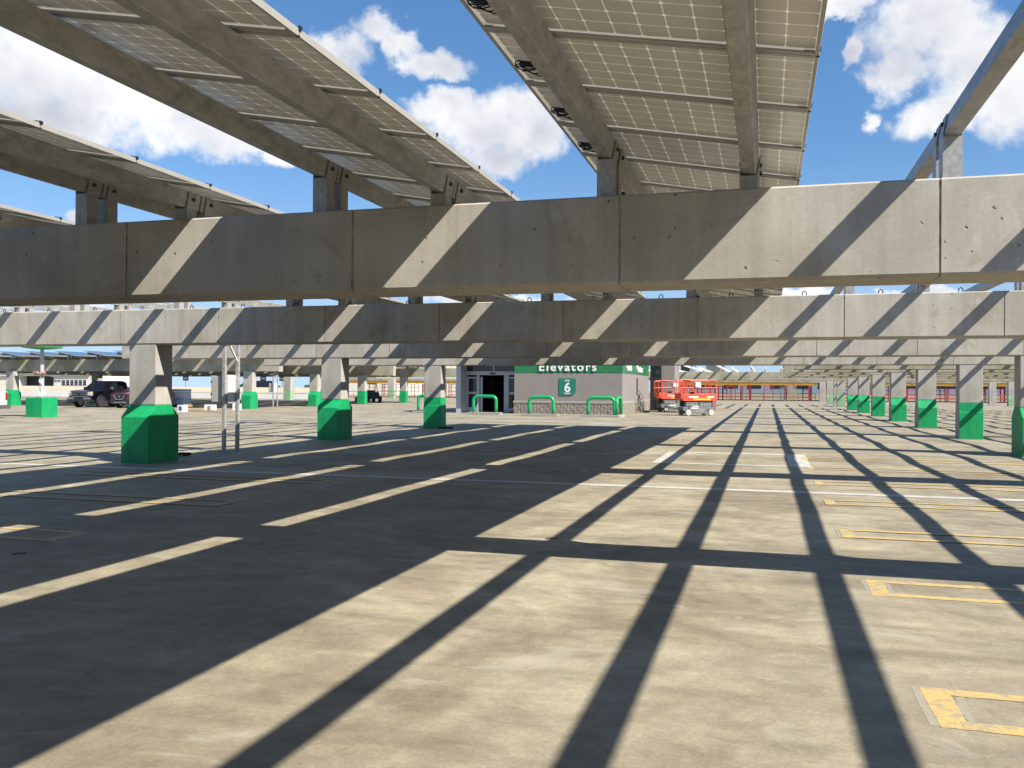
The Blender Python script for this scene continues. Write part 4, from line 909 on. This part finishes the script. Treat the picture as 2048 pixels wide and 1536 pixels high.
# terminal with the dark arch, on its own ground
def terminal():
    r = thing('terminal_building', 'white stucco building with a wide dark arched opening and small square windows', 'building', (0, 0, 0))
    Y = 118.; k = Y / 110.
    mb = MB(); X = lambda x: x * k
    z = lambda v: 1.6 + (v - 1.6) * k
    pts = [(X(-110.1), z(1.2)), (X(-110.1), z(2.87))] + [(X(-110.1 + 6.4 * t), z(2.87 + .38 * math.sin(PI * t) - .05 * t)) for t in [i / 10 for i in range(1, 10)]] + [(X(-103.7), z(2.82)), (X(-103.7), z(1.2))]
    mb.box(X(-130), X(-110.1), Y, Y + 14, -15, z(3.05), 'offwhite'); mb.box(X(-103.7), X(-96.8), Y, Y + 14, -15, z(3.6), 'offwhite')
    mb.box(X(-110.1), X(-103.7), Y, Y + 14, z(3.28), z(3.6), 'offwhite'); mb.box(X(-110.1), X(-103.7), Y, Y + 14, -15, z(1.2), 'offwhite'); mb.box(X(-130), X(-110.1), Y - .3, Y + 14, z(3.05), z(3.62), 'white')
    arc = [(X(-110.1 + 6.4 * t), z(2.87 + .38 * math.sin(PI * t) - .05 * t)) for t in [i / 12 for i in range(13)]]
    for a, b in zip(arc, arc[1:]): mb.add([(a[0], Y, a[1]), (b[0], Y, b[1]), (b[0], Y, z(3.28)), (a[0], Y, z(3.28))], [(0, 1, 2, 3)], 'offwhite')
    mb.build('wall', r)
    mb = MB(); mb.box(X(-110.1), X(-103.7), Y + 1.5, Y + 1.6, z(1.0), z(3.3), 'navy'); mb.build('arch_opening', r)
    def win(xa, xb, za, zt, nx, nz):
        f = MB(); f.box(X(xa), X(xb), Y - .06, Y - .02, z(za), z(zt), 'white'); fo = f.build('window', r); g = MB(); gx = (xb - xa) / nx; gz = (zt - za) / nz
        for i in range(nx):
            for j in range(nz): g.box(X(xa + gx * (i + .14)), X(xa + gx * (i + .86)), Y - .09, Y - .062, z(za + gz * (j + .12)), z(za + gz * (j + .88)), 'navy')
        g.build('pane', fo)
    win(-102.2, -97.6, 1.66, 2.45, 6, 3); win(-103.6, -102.3, 2.25, 2.45, 2, 1); win(-104.6, -97.6, 3.0, 3.28, 9, 1)
    mb = MB(); mb.box(X(-131), X(-96.6), Y - .5, Y + 14, z(3.62), z(3.75), 'grey'); mb.build('roof', r)
terminal()
far = [('far_building', -88, -76, 165, 185, 6.2, 'tan', 'tan flat-roofed building beyond the parapet'), ('far_building', -76, -66, 150, 170, 2.9, 'offwhite', 'small cream building right of the tan one'),
       ('far_building', -64, -46, 165, 185, 7.8, 'offwhite', 'white hangar wall behind the far left columns'), ('far_building', -20, 16, 185, 205, 3.2, 'bluewall', 'blue grey clad building behind the shoring frames'),
       ('stair_tower', -10.3, -8.9, 112, 118, 6.2, 'glass', 'narrow dark glass stair tower above the left part of the stained beam'), ('stair_tower', -7.3, -5.2, 113, 119, 6.2, 'chassis', 'dark grey stair tower above the middle of the stained beam'), ('far_building', 20, 80, 190, 220, 3.4, 'bluewall', 'grey building far behind the right-hand columns')]
for n, x0, x1, y0, y1, z1, m_, l in far:
    r = thing(n, l, 'building', (0, 0, 0)); mb = MB(); mb.box(x0, x1, y0, y1, -15 if n and y0 > 140 else 3.2, z1, m_); mb.build('wall', r)
    mb = MB(); mb.box(x0 - .2, x1 + .2, y0 - .2, y1 + .2, z1, z1 + .25, 'grey'); mb.build('roof', r)
    if m_ not in ('tan', 'bluewall'): continue
    mb = MB(); w = (x1 - x0) / 8
    for i in range(7): mb.box(x0 + w * (i + .6), x0 + w * (i + 1.2), y0 - .05, y0 - .01, z1 - 1.3, z1 - .5, 'navy')
    mb.build('window_row', r)
slab('dark_doorway_screen', -67.0, -63.8, 105.5, 105.7, 1.0, 2.4, 'navy', 'dark blue black screen board right of the flared far column', 'screen')
for j, (x, y) in enumerate([(-74, 120), (-71, 120.5), (-88.5, 121), (-66, 122)]):
    r = thing('gantry_sign', 'small dark gantry sign against the pale sky left of centre', 'sign', (x, y, 0), 0, 'small gantry signs'); mb = MB(); mb.cyl((0, 0, -12), (0, 0, 3.3), .06, 'grey', 8); mb.build('pole', r); mb = MB(); mb.box(-.5, .5, -.06, 0, 2.5, 3.2, 'navy'); mb.box(-.32, .32, -.065, -.06, 2.72, 2.98, 'grey'); mb.build('board', r)
# far trees along the horizon
def far_tree(x, y, h, s, label):
    r_ = random.Random(s); r = thing('far_tree', label, 'tree', (x, y, -15), 0, 'far trees on the horizon')
    mb = MB(); mb.path([(0, 0, 0), (.2, 0, h * .4), (0, .1, h * .75)], [.35, .25, .1], 'wood', 6); mb.build('trunk', r)
    mb = MB()
    for k in range(420):
        a, b_ = r_.uniform(0, 2 * PI), math.acos(r_.uniform(-1, 1)); q = r_.uniform(.4, 1) ** .5
        cx, cy, cz = math.cos(a) * math.sin(b_) * h * .36 * q, math.sin(a) * math.sin(b_) * h * .36 * q, h * .66 + math.cos(b_) * h * .34 * q
        d = Vector((r_.uniform(-1, 1), r_.uniform(-1, 1), r_.uniform(-1, 1))).normalized() * .9; e = d.orthogonal().normalized() * .55; c = Vector((cx, cy, cz))
        mb.add([c - d, c + e, c + d, c - e], [(0, 1, 2, 3)], 'leaf')
    mb.build('crown', r, fix=False)
for j in range(14):
    x = -150 + j * 9 + rnd.uniform(-3, 3); far_tree(x, 235 + rnd.uniform(-12, 25), 17.4 + rnd.uniform(-.6, 1.2), j, 'far dark green tree low on the horizon beyond the parapet')
